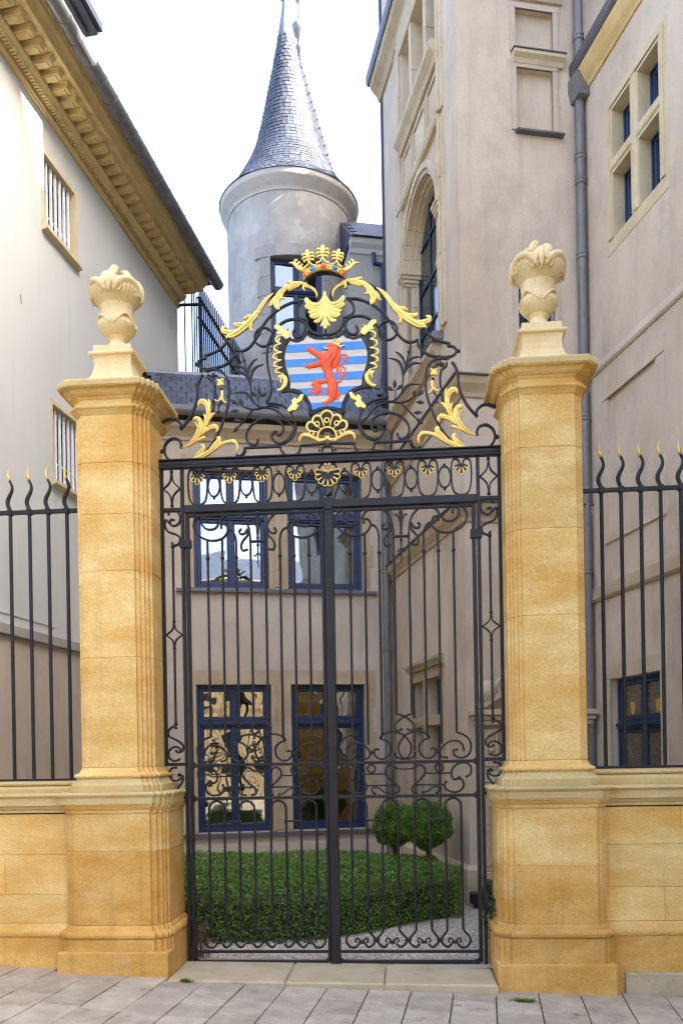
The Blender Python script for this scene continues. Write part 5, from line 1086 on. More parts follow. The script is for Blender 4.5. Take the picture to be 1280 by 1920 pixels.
# ================================================================== GATE LEAVES
XM = (Z4(540, 700)[0])                                  # middle of the right leaf
zt_leaf = 3.505
def zof(Z, x, y): return Z(x, y)[1]
def leaf(sx, label):
    T = thing('gate_leaf', (sx*1.11, 0, 0), label, 'gate', 'wrought iron gate leaves')
    post(T, 1.105, .015, zt_leaf, .030, .034, 'stile', sx); w0 = .074
    if sx > 0: MB().cbox(-.037, .037, -.030, .012, .0, 3.50, .005).build('meeting_stile', MT['iron'], T, Matrix()); MB().cbox(-.05, .045, -.05, .02, -.012, .012, .006).build('gate_stop', MT['rust'], T, Matrix())
    else: MB().cbox(-.062, -.0385, -.012, .018, .02, 3.50, .004).build('meeting_stile', MT['iron'], T, Matrix())
    xi, xo = .037 if sx > 0 else .062, 1.092
    zr1, zr2, zr3, zr4 = zof(Z6, 560, 458), zof(Z6, 560, 684), zof(Z6, 560, 1720), zof(Z6, 560, 1788)
    for z, h in ((zr1, .024), (zr2, .024), (zr3, .020), (zr4, .026)):
        rail(T, xi, xo, z, h, .03, sx=sx)
        for a, s in ((xi, 1), (xo, -1)):                  # splayed ends of the rails
            if z != zr3: MB().prism([(sx*a, z-.030), (sx*(a+s*.028), z-h/2+.002), (sx*(a+s*.028), z+h/2-.002), (sx*a, z+.030)], -.012, .012, 1).build('rail_gusset', MT['iron'], T, Matrix())
    rail(T, xi, xo, zt_leaf-.012, .022, .03, sx=sx)
    for mir in (None, XM):
        S = lambda Z, pts, **k: scroll(T, Z, pts, sx=sx, mirror=mir, **k)
        H = lambda Z, segs, **k: hooked(T, Z, segs, sx=sx, mirror=mir, **k)
        # upper scrollwork
        S(Z4, [(215, 478), (165, 480), (118, 505), (102, 560), (128, 615), (190, 650), (250, 655), (305, 635), (335, 590), (322, 550), (292, 545), (290, 568)], balls=(-1,))
        S(Z4, [(195, 525), (190, 495), (160, 498), (155, 540), (190, 578), (240, 578), (266, 552), (262, 530)], balls=(0, -1))
        S(Z4, [(280, 545), (296, 505), (340, 470), (395, 470), (445, 505), (475, 560), (487, 640), (490, 720), (490, 790)])
        S(Z4, [(335, 582), (362, 590), (382, 620), (391, 670), (391, 775)])
        S(Z4, [(418, 602), (414, 578), (440, 576), (456, 600), (440, 622)][::-1] if 0 else [(422, 580), (412, 596), (425, 612), (452, 605), (468, 575)], balls=(0,))
        S(Z4, [(474, 580), (468, 620), (440, 655), (425, 690), (436, 722), (464, 716)], balls=(-1,))
        # bars
        def vbar(xa, ya, za_top, Zb, xb, zbot, knob=None):
            x = (Z4(xa, 1300)[0] if True else 0); q = MB(); 
            xx = (2*mir-x if mir is not None else x)*sx
            q.tube([(xx, 0, zbot), (xx, 0, za_top)], .0095, 10); o = q.build('bar', MT['iron'], T, Matrix(), smooth=50)
            if knob: MB().ball((xx, 0, knob), .017, 10).build('knob', MT['iron'], o, Matrix(), smooth=True)
            return x
        zk = zof(Z4, 290, 772)
        xb1, xb2, xb3, xb4 = (Z4(207, 1300)[0], Z4(307, 1300)[0], Z4(402, 1300)[0], Z4(500, 1300)[0])
        vbar(207, 0, zof(Z4, 190, 655), Z6, 0, zof(Z6, 220, 272), zk); vbar(307, 0, zof(Z4, 290, 650), Z6, 0, zof(Z6, 320, 345), zk); vbar(402, 0, zof(Z4, 391, 760), Z6, 0, zof(Z6, 410, 280), zk); vbar(500, 0, zof(Z4, 490, 780), Z6, 0, zof(Z6, 505, 130))
        # middle scrollwork
        xz = lambda x, z: (x, z)
        zA = Z6(220, 272)[1]
        H(Z6, [[(220, 272), (175, 290), (138, 325), (128, 375), (148, 425), (195, 443), (236, 425), (244, 392), (222, 385)]], balls=[(222, 387)])
        S(Z6, [(178, 400), (180, 365), (210, 332), (260, 330), (305, 355), (330, 395), (322, 430), (290, 437)], balls=(-1,))
        H(Z6, [[(412, 278), (400, 303)], [(402, 304), (440, 318), (468, 350), (465, 400), (430, 435), (388, 434), (362, 405), (362, 378), (386, 372)]], balls=[(386, 374)])
        H(Z6, [[(400, 303), (430, 268), (490, 256), (550, 275), (596, 325), (606, 375), (585, 425), (545, 437), (510, 425), (500, 400)]], balls=[(502, 402)])
        H(Z6, [[(505, 130), (508, 138)], [(510, 138), (555, 152), (605, 185), (627, 220), (610, 248), (582, 240)]], balls=[(582, 240)])
        MB().ball(((2*mir-Z6(343, 396)[0] if mir else Z6(343, 396)[0])*sx, 0, Z6(343, 396)[1]), .015, 10).build('knob', MT['iron'], T, Matrix(), smooth=True)
        # band between the two rails
        S(Z6, [(162, 566), (138, 550), (134, 505), (165, 476), (215, 480), (254, 512), (262, 560), (240, 585), (212, 570)], balls=(0, -1))
        S(Z6, [(238, 582), (202, 580), (184, 612), (198, 650), (240, 668), (288, 656), (312, 625), (300, 598)], balls=(-1,))
        x1_, z1_ = Z6(265, 540); x2_, _ = Z6(438, 540); mm = lambda x: (2*mir-x if mir is not None else x)
        rail(T, mm(x1_), mm(x2_), z1_, .012, .02, name='cross_bar', sx=sx); x3_, z3_ = Z6(315, 615); x4_, _ = Z6(515, 615); rail(T, mm(x3_), mm(x4_), z3_, .012, .02, name='cross_bar', sx=sx)
        cx_, cz_ = Z6(342, 503); ring(T, (mm(cx_), cz_), .030, .014, sx)
        S(Z6, [(503, 497), (470, 480), (440, 500), (438, 540), (475, 582), (520, 622), (524, 656), (500, 664)], balls=(-1,))
        S(Z6, [(362, 668), (345, 650), (356, 628), (388, 630), (420, 655), (455, 664)], balls=(0, -1), w=.011)
        # lower bars in hairpins
        for xc_ in (260, 465):
            a_, za_ = Z6(xc_-52, 840); b_, _ = Z6(xc_+52, 840); r_ = (b_-a_)/2; zt_ = Z6(xc_, 700)[1]-.006
            P = [(mm(a_), zof(Z6, xc_, 1575))]+[(mm(a_+r_+r_*math.cos(math.pi*(1-k/12))), zt_-r_+r_*math.sin(math.pi*k/12)) for k in range(13)]+[(mm(b_), zof(Z6, xc_, 1575))]
            m = MB().tube([(x*sx, 0, z) for x, z in P], .0095, 10); m.build('hairpin_bar', MT['iron'], T, Matrix(), smooth=50)
        # plate linking neighbouring hairpins
        xa_, za_ = Z6(312, 845); xb_, _ = Z6(413, 845); rail(T, mm(xa_-.018), mm(xb_+.018), za_, .014, .034, name='link_plate', sx=sx)
        # feet: bars splay and cross through collars, with little curls
        bx = [Z6(q, 1100)[0] for q in (210, 314, 417, 519)]; zf = zof(Z6, 500, 1575); zc = zof(Z6, 500, 1645); zbm = zof(Z6, 500, 1693); zz = lambda y: zof(Z6, 500, y)
        m1 = (bx[1]+bx[2])/2; m2 = XM; m0 = bx[0]-(bx[1]-bx[0])/2-.008
        H(None, [[(bx[0], zf), (bx[0]-.012, zz(1590)), (bx[0]-.046, zz(1625)), (bx[0]-.048, zz(1660)), (bx[0]-.02, zz(1690)), (bx[0]+.02, zz(1692)), (bx[0]+.046, zz(1668))]])
        for m_, l_, r_ in ((m1, bx[1], bx[2]),)+(((m2, bx[3], 2*XM-bx[3]),) if mir is None else ()):
            for s_, b_ in ((1, l_), (-1, r_)):
                H(None, [[(b_, zf), (b_+s_*.012, zz(1592)), (m_-s_*.010, zc+.012), (m_+s_*.004, zc-.006), (m_+s_*.035, zz(1682)), (m_+s_*.065, zz(1690)), (m_+s_*.088, zz(1668))]])
            m = MB(); m.cbox((mm(m_))*sx-.026, mm(m_)*sx+.026, -.022, .022, zc-.006, zc+.008, .003); m.build('collar', MT['iron'], T, Matrix())
        for c_ in ((m0+m1)/2+.012, (m1+m2)/2):
            for s_ in (-1, 1): H(None, [[(c_-s_*.012, zz(1668)), (c_+s_*.004, zz(1655)), (c_+s_*.024, zz(1637)), (c_+s_*.042, zz(1634)), (c_+s_*.048, zz(1652)), (c_+s_*.036, zz(1658))]], w=.011)
            MB().cbox(mm(c_)*sx-.026, mm(c_)*sx+.026, -.02, .02, zz(1665), zz(1655), .003).build('collar', MT['iron'], T, Matrix())
    # lyre link, lily ornament
    a_, z_ = Z6(503, 496); P = [(a_, z_), (a_+.025, z_-.008), (XM, z_-.012), (2*XM-a_-.025, z_-.008), (2*XM-a_, z_)]
    scroll(T, None, P, w=.011, sx=sx, balls=(0, -1))
    xl, zl = XM, zof(Z4, 540, 660)
    rail(T, XM-.062, XM+.062, zl, .016, .036, name='link_plate', sx=sx)
    m = MB(); L_ = T
    lz = lambda y: zof(Z4, 540, y)
    strap(m, [(xl*sx, lz(y)) for y in (500, 560, 620, 680, 740, 790, 815, 840)][:6]+[((xl+.006)*sx, lz(805)), ((xl-.004)*sx, lz(825)), (xl*sx, lz(842))], [.026, .030, .018, .012, .010, .010, .008, .006, .003], .016)
    for z_ in (lz(636), lz(684)): m.ball((xl*sx, 0, z_), .013, 8)
    for s_ in (-1, 1):
        strap(m, [((xl+s_*a)*sx, lz(y)) for a, y in ((.003, 585), (.012, 550), (.022, 525), (.038, 512), (.052, 520))], [.008, .012, .013, .011, .004], .012)
        strap(m, [((xl+s_*a)*sx, lz(y)) for a, y in ((.004, 545), (.009, 510), (.016, 490))], [.012, .012, .003], .012)
        strap(m, [((xl+s_*a)*sx, lz(y)) for a, y in ((.003, 735), (.014, 752), (.030, 760), (.036, 752))], [.006, .010, .008, .003], .012)
    strap(m, [(xl*sx, lz(y)) for y in (520, 495, 474)], [.022, .018, .003], .02)
    m.build('lily_ornament', MT['iron'], T, Matrix(), smooth=40)
    if sx < 0:   # latch bracket in the middle of the left leaf
        z1 = zof(Z6, 500, 1568); rail(T, XM-.070, XM+.075, z1, .018, .034, name='latch_plate', sx=sx)
        for s_ in (-1, 1): scroll(T, None, [(XM+s_*.06, z1-.01), (XM+s_*.03, z1-.06), (XM+s_*.012, z1-.085)], smooth=False, sx=sx, name='latch_strut', w=.012, y=-.012)
    # hinge collars
    zh = zof(Z4, 1000, 645); MB().cbox(1.078*sx-.0 if sx > 0 else -1.165, 1.165 if sx > 0 else -1.078, -.028, .024, zh-.034, zh+.034, .004).build('hinge', MT['iron'], T, Matrix())
    return T
leaf(-1, 'left leaf of the wrought iron gate, with a latch bracket low in its middle'); leaf(1, 'right leaf of the wrought iron gate, carrying the wide meeting stile')

# ================================================================== FIXED GATE FRAME, FRIEZE AND OVERTHROW
T = thing('gate_overthrow', (0, 0, 0), 'fixed iron surround of the gate with gilded shell frieze, crown and lion shield', 'gate surround')
GF = T
zT = 3.888; zL = 3.543
for sx in (-1, 1):
    post(T, 1.142, .0, 3.87, .026, .03, 'post', sx); post(T, 1.305, zof(Z6, 1200, 440), 3.87, .030, .03, 'post', sx)
    rail(T, 1.09, 1.325, zL, .030, .034, sx=sx); zq = zof(Z6, 1160, 438); rail(T, 1.13, 1.34, zq, .026, .034, sx=sx); zq2 = zof(Z6, 1120, 664); rail(T, 1.13, 1.235, zq2, .024, .034, sx=sx)
    rail(T, 1.09, 1.325, zT-.01, .03, .034, sx=sx)
    xc = Z4(1097, 300)[0]; xm_ = 1.2235
    def diamond(z0, z1, hw):
        zm = (z0+z1)/2; m = MB(); q = [(xm_, z1), (xm_+.006, z1-(z1-zm)*.35), (xm_+.018, z1-(z1-zm)*.65), (xm_+hw, zm)]
        for a in (1, -1):
            for b in (1, -1): strap(m, smooth_path([((xm_+(x-xm_)*a)*sx, zm+(z-zm)*b) for x, z in q], sub=4), .011, .024)
        for z in (z0, z1): m.ball((xm_*sx, 0, z), .015, 8)
        m.build('diamond_scroll', MT['iron'], T, Matrix(), smooth=35)
    diamond(zL+.035, zT-.045, .066)
    zd1, zd2 = zof(Z4, 1110, 1168), zof(Z4, 1117, 1352); diamond(zd2, zd1, .066)
    zb1, zb2 = zof(Z4, 1105, 655), zof(Z4, 1130, 1870)
    for a, b in ((zd1, zb1), (zb2, zd2)): MB().tube([(xm_*sx, 0, a), (xm_*sx, 0, b)], .0095, 10).ball((xm_*sx, 0, a if b == zd2 else b), .017, 8).build('bar', MT['iron'], T, Matrix(), smooth=50)
    dx = xm_-Z4(1105, 655)[0]
    sc_ = lambda Z, pts, **k: scroll(T, None, [(Z(x, y)[0]+dx, Z(x, y)[1]) for x, y in pts], sx=sx, **k)
    sc_(Z4, [(1125, 432), (1125, 408), (1085, 408), (1050, 440), (1050, 490), (1085, 515), (1118, 500), (1112, 472), (1092, 474)], balls=(0, -1))
    sc_(Z4, [(1118, 500), (1148, 470), (1155, 510), (1135, 550), (1080, 575), (1052, 600), (1058, 635), (1090, 650), (1108, 632)], balls=(-1,))
    sc_(Z6, [(1125, 190), (1150, 180), (1180, 210), (1175, 245), (1120, 275), (1082, 310), (1085, 345), (1115, 358), (1130, 345)], balls=(0, -1))
    sc_(Z6, [(1100, 355), (1105, 330), (1140, 318), (1180, 345), (1182, 390), (1145, 415), (1110, 405)], balls=(-1,))
    sc_(Z6, [(1135, 460), (1165, 465), (1185, 500), (1170, 540), (1130, 550), (1098, 525), (1110, 505), (1120, 515)], balls=(0, -1))
    sc_(Z6, [(1118, 505), (1092, 520), (1095, 560), (1125, 600), (1122, 640), (1095, 642)], balls=(-1,))
# top rail: three stepped mouldings; lintel bar
MB().cbox(-1.33, 1.33, -.030, .022, zT-.004, zT+.030, .004).build('top_rail', MT['iron'], T, Matrix()); MB().cbox(-1.325, 1.325, -.045, .026, zT+.0305, zT+.042, .003).build('top_rail', MT['iron'], T, Matrix()); MB().cbox(-1.325, 1.325, -.038, .02, zT-.026, zT-.0045, .004).build('top_rail', MT['iron'], T, Matrix())
for s in (-1, 1): MB().cbox(min(s*.028, s*1.128), max(s*.028, s*1.128), -.034, .022, zL-.030, zL+.028, .004).build('lintel_rail', MT['iron'], T, Matrix())
MB().prism([(-.055, zL+.045), (.055, zL+.045), (.055, zL+.02), (.03, zL-.01), (.026, zL-.045), (-.026, zL-.045), (-.03, zL-.01), (-.055, zL+.02)], -.042, .02, 1).build('keystone_bracket', MT['iron'], T, Matrix())
# frieze of ovals with gilded shells
zf0, zf1 = zL+.032, zT-.028
for k in range(-4, 5):
    xk = k*.2545; wv = .076 if k else .082; zb_, zt_ = zf0+.002, zf1-.002; P = []
    if k:
        for a, b in ((0, .0), (-.03, .006)): pass
        P = [(-.012, zt_-.040), (-.020, zt_-.020), (-.040, zt_-.006), (-.064, zt_-.016), (-wv+.002, zt_-.06), (-wv, zt_-.13), (-wv+.006, zb_+.075), (-.055, zb_+.025), (-.028, zb_+.004), (0, zb_)]
    else: P = [(-.03, zt_), (-.062, zt_-.02), (-wv, zt_-.09), (-wv, zt_-.15), (-wv+.012, zb_+.08), (-.050, zb_+.03), (-.046, zb_+.002)]
    m = MB()
    if k:
        full = P+[(-x, z) for x, z in P[::-1][1:]]; strap(m, smooth_path([(xk+x, z) for x, z in full], sub=4), .012, .024)
        for s in (-1, 1): m.ball((xk+s*.012, 0, zt_-.045), .009, 8)
    else:
        for s in (-1, 1): strap(m, smooth_path([(xk+s*x, z) for x, z in P], sub=4), .013, .024)
    m.build('frieze_oval', MT['iron'], T, Matrix(), smooth=35)
    if k:   # five-lobed shell
        cz = zt_-.042; pl = []
        for q in (-2, -1, 0, 1, 2):
            th = -math.pi/2+q*.52; ln = .072-.013*abs(q); pl.append([(xk+.010*math.cos(th), cz+.010*math.sin(th), .007), (xk+(ln)*math.cos(th), cz+ln*math.sin(th), .0125)])
        sh = relief('shell', MT['iron'], T, [[(a[0], a[1], a[2]), (b[0], b[1], b[2])] for a, b in pl], y=-.010, k=.4, res=.0022)
        m = MB()
        for q in (-2, -1, 0, 1, 2):
            th = -math.pi/2+q*.52; ln = .072-.013*abs(q); u_ = (math.cos(th), math.sin(th)); v_ = (-u_[1], u_[0]); pp = []
            for t in range(11):
                a = math.pi*(-.5+t/10); r_ = .0135; pp.append((xk+u_[0]*(ln+r_*math.cos(a))+v_[0]*r_*math.sin(a), cz+u_[1]*(ln+r_*math.cos(a))+v_[1]*r_*math.sin(a)))
            i0 = (xk+u_[0]*.034+v_[0]*-.007, cz+u_[1]*.034+v_[1]*-.007); i1 = (xk+u_[0]*.034+v_[0]*.007, cz+u_[1]*.034+v_[1]*.007); pp = [i0]+pp+[i1]
            m.tube([(x, -.017, z) for x, z in pp], .0042, 6)
        m.build('gilt_rim', MT['gold'], sh, Matrix(), smooth=True)
    else:
        cz = zt_-.085; sh = relief('shell', MT['iron'], T, [[(.02*math.cos(a), cz+.02*math.sin(a), .012), (.085*math.cos(a), cz+.085*math.sin(a)*1.05, .019)] for a in [-math.pi/2+(q+.5)*.50 for q in range(-4, 4)]], y=-.014, k=.35, res=.0022)
        m = MB()
        for q in range(-4, 4):
            th = -math.pi/2+(q+.5)*.50; ln = .082; u_ = (math.cos(th), math.sin(th)); v_ = (-u_[1], u_[0]); pp = []
            for t in range(9):
                a = math.pi*(-.5+t/8); r_ = .0185; pp.append((u_[0]*(ln+r_*math.cos(a)*.9)+v_[0]*r_*math.sin(a), cz+u_[1]*(ln+r_*math.cos(a)*.9)+v_[1]*r_*math.sin(a)))
            pp = [(u_[0]*.045+v_[0]*-.012, cz+u_[1]*.045+v_[1]*-.012)]+pp+[(u_[0]*.045+v_[0]*.012, cz+u_[1]*.045+v_[1]*.012)]; m.tube([(x, -.024, z) for x, z in pp], .005, 6)
        m.tube([(-.040*math.cos(a), -.026, cz+.052-.036*math.sin(a)) for a in [math.pi*k2/10 for k2 in range(11)]], .006, 6)
        for s in (-1, 1): m.ball((s*.016, -.024, cz+.07), .012, 8); m.ball((s*.022, -.024, zf0+.012), .010, 8)
        m.build('gilt_rim', MT['gold'], sh, Matrix(), smooth=True)
for k in range(-4, 4):
    xk = (k+.5)*.2545; zc = (zf0+zf1)/2; ring(T, (xk, zc), .046, .012, name='frieze_ring', sq=1.75, balls=((xk, zc+.094), (xk, zc-.094)), d=.022)
# ---- overthrow scrollwork, traced on the right half and repeated mirrored on the left
def both(f):
    for sx in (1, -1): f(sx)
def ovr(sx):
    S = lambda Z, pts, **k: scroll(GF, Z, pts, sx=sx, **k)
    H = lambda Z, segs, **k: hooked(GF, Z, segs, sx=sx, **k)
    W = .0165
    S(ZK, [(925, 690), (905, 630), (830, 640), (745, 690), (695, 760), (680, 830), (705, 900), (760, 945), (830, 940), (885, 900)], w=W)
    H(Z2, [[(150, 330), (220, 318), (300, 325), (380, 362), (430, 408), (470, 462), (520, 520), (590, 580), (660, 610), (700, 625)], [(700, 630), (722, 665), (760, 695), (810, 714), (862, 726)], [(858, 732), (850, 745)], [(852, 745), (880, 745), (903, 765), (900, 795), (870, 812), (845, 815)]], w=W, balls=[(920, 776)], br=.016)
    H(Z2, [[(180, 428), (250, 430), (330, 458), (400, 505), (455, 565), (500, 640), (540, 690), (580, 715), (620, 716), (650, 700)], [(648, 700), (655, 740), (688, 780), (735, 806), (800, 815), (862, 822)]], w=W)
    H(Z2, [[(178, 425), (212, 455), (226, 500), (208, 535), (160, 556)], [(158, 556), (152, 600), (125, 640), (85, 662), (43, 668)]], w=W)
    H(Z2, [[(165, 638), (140, 668), (100, 688), (43, 696)]], w=W)
    H(Z2, [[(165, 638), (185, 672), (218, 696), (262, 684), (275, 670)]], w=W)
    for q in (60, 112): S(Z2, [(q, 664), (q+2, 694)], w=.01)
    S(Z2, [(240, 612), (252, 635), (240, 660), (210, 666), (180, 642), (168, 600), (185, 565), (225, 545), (275, 543), (325, 560), (372, 600), (408, 660), (428, 720), (434, 790), (426, 870), (415, 930), (410, 990), (425, 1045), (450, 1085)], balls=(0,), w=W)
    S(Z2, [(450, 1085), (395, 1095), (345, 1112), (300, 1145), (275, 1185), (262, 1230), (268, 1275), (300, 1335), (355, 1368)], w=W)
    ring(GF, Z2(451, 640), .072, .014, sx, balls=(Z2(420, 594), Z2(481, 690)))
    # shield frame
    S(Z2, [(345, 1018), (290, 1018), (235, 1035), (190, 1072), (165, 1120), (157, 1185), (152, 1215)], w=.020)
    S(Z2, [(160, 1200), (110, 1168), (48, 1155)], w=.022)
    # lower scrolls
    S(ZS, [(845, 1708), (858, 1742), (895, 1750), (935, 1715), (945, 1655), (915, 1595), (850, 1545), (770, 1528), (690, 1545), (635, 1585), (620, 1640), (650, 1682), (682, 1675), (684, 1650)], balls=(0, -1), w=W)
    S(ZS, [(684, 1652), (712, 1662), (722, 1700), (690, 1742), (630, 1758), (565, 1728), (525, 1670), (508, 1615)], w=W)
    H(ZS, [[(255, 1790), (480, 1790)], [(478, 1792), (485, 1830), (515, 1865), (565, 1872), (615, 1855), (645, 1815), (652, 1775)], [(655, 1780), (960, 1768)], [(962, 1768), (970, 1805), (1000, 1835), (1035, 1825)]], w=W, balls=[(1035, 1822)])
    S(ZS, [(955, 1790), (985, 1830), (1030, 1858), (1095, 1862)], w=.02)
    # side console
    H(ZC, [[(620, -5), (655, 45), (685, 110), (700, 200), (705, 290), (725, 380), (770, 480), (845, 600), (955, 722)], [(950, 722), (940, 670), (965, 615), (1020, 570), (1100, 560), (1180, 582), (1262, 618)]], w=.019)
    H(ZC, [[(1262, 612), (1270, 612)]], w=.019)
    S(ZC, [(560, -45), (490, -60), (390, -40), (310, 30), (275, 120), (265, 240), (275, 380), (300, 500), (350, 640), (420, 790), (500, 920), (590, 1035)], w=W)
    S(ZC, [(545, 0), (540, 50), (490, 85), (465, 140), (460, 240), (470, 360), (490, 480), (505, 520)], w=W)
    S(ZC, [(520, 15), (480, 40), (455, 25), (475, 5)], w=.011, balls=(-1,)); S(ZC, [(452, 22), (415, 35), (388, 75), (370, 120)], w=.010)
    S(ZC, [(955, 970), (950, 920), (980, 860), (1050, 830), (1120, 850), (1175, 910), (1190, 990), (1165, 1070), (1110, 1130), (1040, 1160), (960, 1168), (880, 1168)], w=.019)
    x_, z_ = ZC(1218, 990); MB().ball((x_*sx, 0, z_), .018, 10).tube([(ZC(1190, 990)[0]*sx, 0, z_), (x_*sx, 0, z_)], .008, 8).build('knob', MT['iron'], GF, Matrix(), smooth=40)
    S(ZC, [(372, 392), (405, 430), (415, 480), (410, 510), (435, 545)], w=.007)
    # reed and twig
    S(ZS, [(962, 930), (945, 1000), (925, 1080), (905, 1160), (890, 1260), (885, 1340), (850, 1400), (800, 1430), (740, 1440), (660, 1480), (590, 1560), (530, 1620)], w=.011, name='reed_stem')
    x_, z_ = ZS(942, 1008); MB().ball((x_*sx, 0, z_), .014, 8).build('knob', MT['iron'], GF, Matrix(), smooth=True)
    for pts, wm in (([(895, 1230), (880, 1130), (840, 1080), (770, 1060)], .024), ([(910, 1130), (895, 1070), (860, 1025), (822, 1005)], .020), ([(905, 1150), (940, 1085), (990, 1055), (1055, 1050)], .020), ([(890, 1220), (930, 1140), (985, 1105), (1060, 1108)], .024), ([(885, 1370), (915, 1310), (965, 1285), (1040, 1285)], .020)):
        P = smooth_path(cv(ZS, pts), sub=6); n = len(P); m = MB(); strap(m, [(x*sx, z) for x, z in P], [max(.002, wm*math.sin(math.pi*(.12+.88*i/(n-1)))**.8) for i in range(n)], .012, -.004); m.build('reed_leaf', MT['iron'], GF, Matrix(), smooth=50)
    S(ZS, [(650, 1450), (720, 1425), (790, 1432), (830, 1440), (880, 1440), (940, 1420), (990, 1385)], w=.008, name='twig'); S(ZS, [(880, 1440), (930, 1500), (1000, 1570)], w=.008, name='twig'); S(ZS, [(820, 1430), (828, 1370), (820, 1330)], w=.007, name='twig')
    for a, b in (((820, 1320), (822, 1245)), ((835, 1335), (890, 1285)), ((812, 1335), (748, 1305)), ((985, 1395), (988, 1330)), ((1005, 1385), (1075, 1335)), ((1005, 1435), (1075, 1440)), ((980, 1530), (1058, 1520)), ((1000, 1570), (1062, 1625))):
        pa, pb = Vector(ZS(*a)), Vector(ZS(*b)); n = 9; P = [pa.lerp(pb, i/(n-1)) for i in range(n)]; m = MB(); strap(m, [(p.x*sx, p.y) for p in P], [max(.003, .030*math.sin(math.pi*i/(n-1))**.9) for i in range(n)], .008, 0); m.build('leaf', MT['iron'], GF, Matrix(), smooth=50)
    # dark wing beside the shield and its gilded scallops
    wing = [(278, 672), (330, 640), (352, 700), (362, 760), (362, 850), (345, 925), (318, 950), (332, 985), (350, 1005), (335, 1022), (300, 1012), (286, 960), (296, 905), (318, 840), (322, 780), (308, 720)]
    relief('shield_wing', MT['iron'], GF, polys=[cv(Z2, wing)], flat=.006, y=-.008, sx=sx, res=.0022)
    L = lambda *p: st(Z2, p, K2)
    sq = [(318, 652, 5), (345, 650, 8), (368, 668, 9), (362, 690, 6), (335, 702, 4), (372, 712, 8), (380, 738, 8), (358, 752, 5), (332, 760, 4), (375, 768, 8), (388, 790, 9), (365, 806, 5), (338, 812, 4), (378, 826, 8), (384, 848, 8), (360, 858, 5), (335, 862, 4), (372, 874, 7), (374, 892, 7), (350, 898, 5), (325, 908, 4), (356, 920, 7), (345, 932, 5)]
    relief('gilt_scallop', MT['gold'], GF, [st(Z2, sq, K2)], y=-.016, k=.7, sx=sx, res=.0018)
    relief('gilt_volute', MT['gold'], GF, [L((352, 930, 8), (325, 925, 14), (312, 950, 17), (318, 980, 17), (340, 1005, 13), (366, 1012, 8)), L((325, 930, 8), (345, 945, 7), (340, 965, 4))], y=-.016, sx=sx, k=.6)
    # gilded staff ends, top and bottom of the shield
    for pl in ([(375, 572), (378, 598), (352, 618), (362, 640), (332, 648), (300, 682), (268, 668), (272, 632), (290, 622), (278, 604), (310, 612), (340, 575)], [(188, 1058), (212, 1052), (240, 1085), (252, 1066), (278, 1090), (275, 1112), (312, 1150), (298, 1172), (270, 1158), (252, 1166), (226, 1132), (240, 1118), (205, 1100)]):
        relief('gilt_staff_end', MT['gold'], GF, polys=[cv(Z2, pl)], flat=.012, y=-.014, sx=sx, edge=.006)
    # gilded acanthus along the crowning arch
    A = []
    A += [lobe(ZK, KK, (905, 700, 10), (925, 660, 22), (900, 625, 28), (830, 650, 26), (770, 690, 24), (730, 740, 20), (712, 800, 14), (725, 840, 4))]
    A += [lobe(Z2, K2, (150, 322, 8), (190, 312, 12), (230, 314, 16), (262, 330, 18), (268, 348, 8)), lobe(Z2, K2, (230, 305, 10), (262, 298, 10), (282, 292, 4)), lobe(Z2, K2, (200, 325, 8), (235, 335, 10), (262, 352, 4)), lobe(Z2, K2, (275, 320, 12), (300, 345, 14), (318, 368, 13), (318, 395, 9), (295, 400, 4)), lobe(Z2, K2, (290, 325, 10), (335, 365, 17), (355, 405, 19), (358, 445, 17), (345, 465, 10), (335, 468, 3)), lobe(Z2, K2, (330, 360, 8), (375, 405, 14), (392, 432, 10), (408, 440, 4)), lobe(Z2, K2, (320, 380, 8), (345, 420, 12), (340, 455, 10))]
    relief('gilt_acanthus', MT['gold'], GF, A, flute=.16, y=-.014, sx=sx, k=.7)
    A = [lobe(Z2, K2, (378, 360, 4), (420, 392, 13), (455, 435, 17), (490, 485, 18), (540, 535, 22), (600, 580, 24), (655, 610, 20), (695, 615, 12), (705, 628, 4)), lobe(Z2, K2, (440, 415, 8), (475, 455, 12), (488, 485, 12), (485, 508, 6)), lobe(Z2, K2, (490, 480, 10), (525, 530, 15), (538, 565, 14), (532, 590, 9)), lobe(Z2, K2, (520, 490, 6), (555, 495, 12), (580, 508, 6)), lobe(Z2, K2, (560, 530, 8), (605, 545, 15), (640, 540, 12), (645, 530, 5)), lobe(Z2, K2, (620, 580, 8), (680, 590, 17), (722, 578, 17), (728, 555, 12), (708, 548, 6)), lobe(Z2, K2, (500, 470, 8), (560, 530, 10), (640, 590, 10), (690, 600, 6)), lobe(Z2, K2, (560, 560, 8), (620, 605, 12), (665, 628, 6))]
    relief('gilt_acanthus', MT['gold'], GF, A, flute=.16, y=-.014, sx=sx, k=.7)
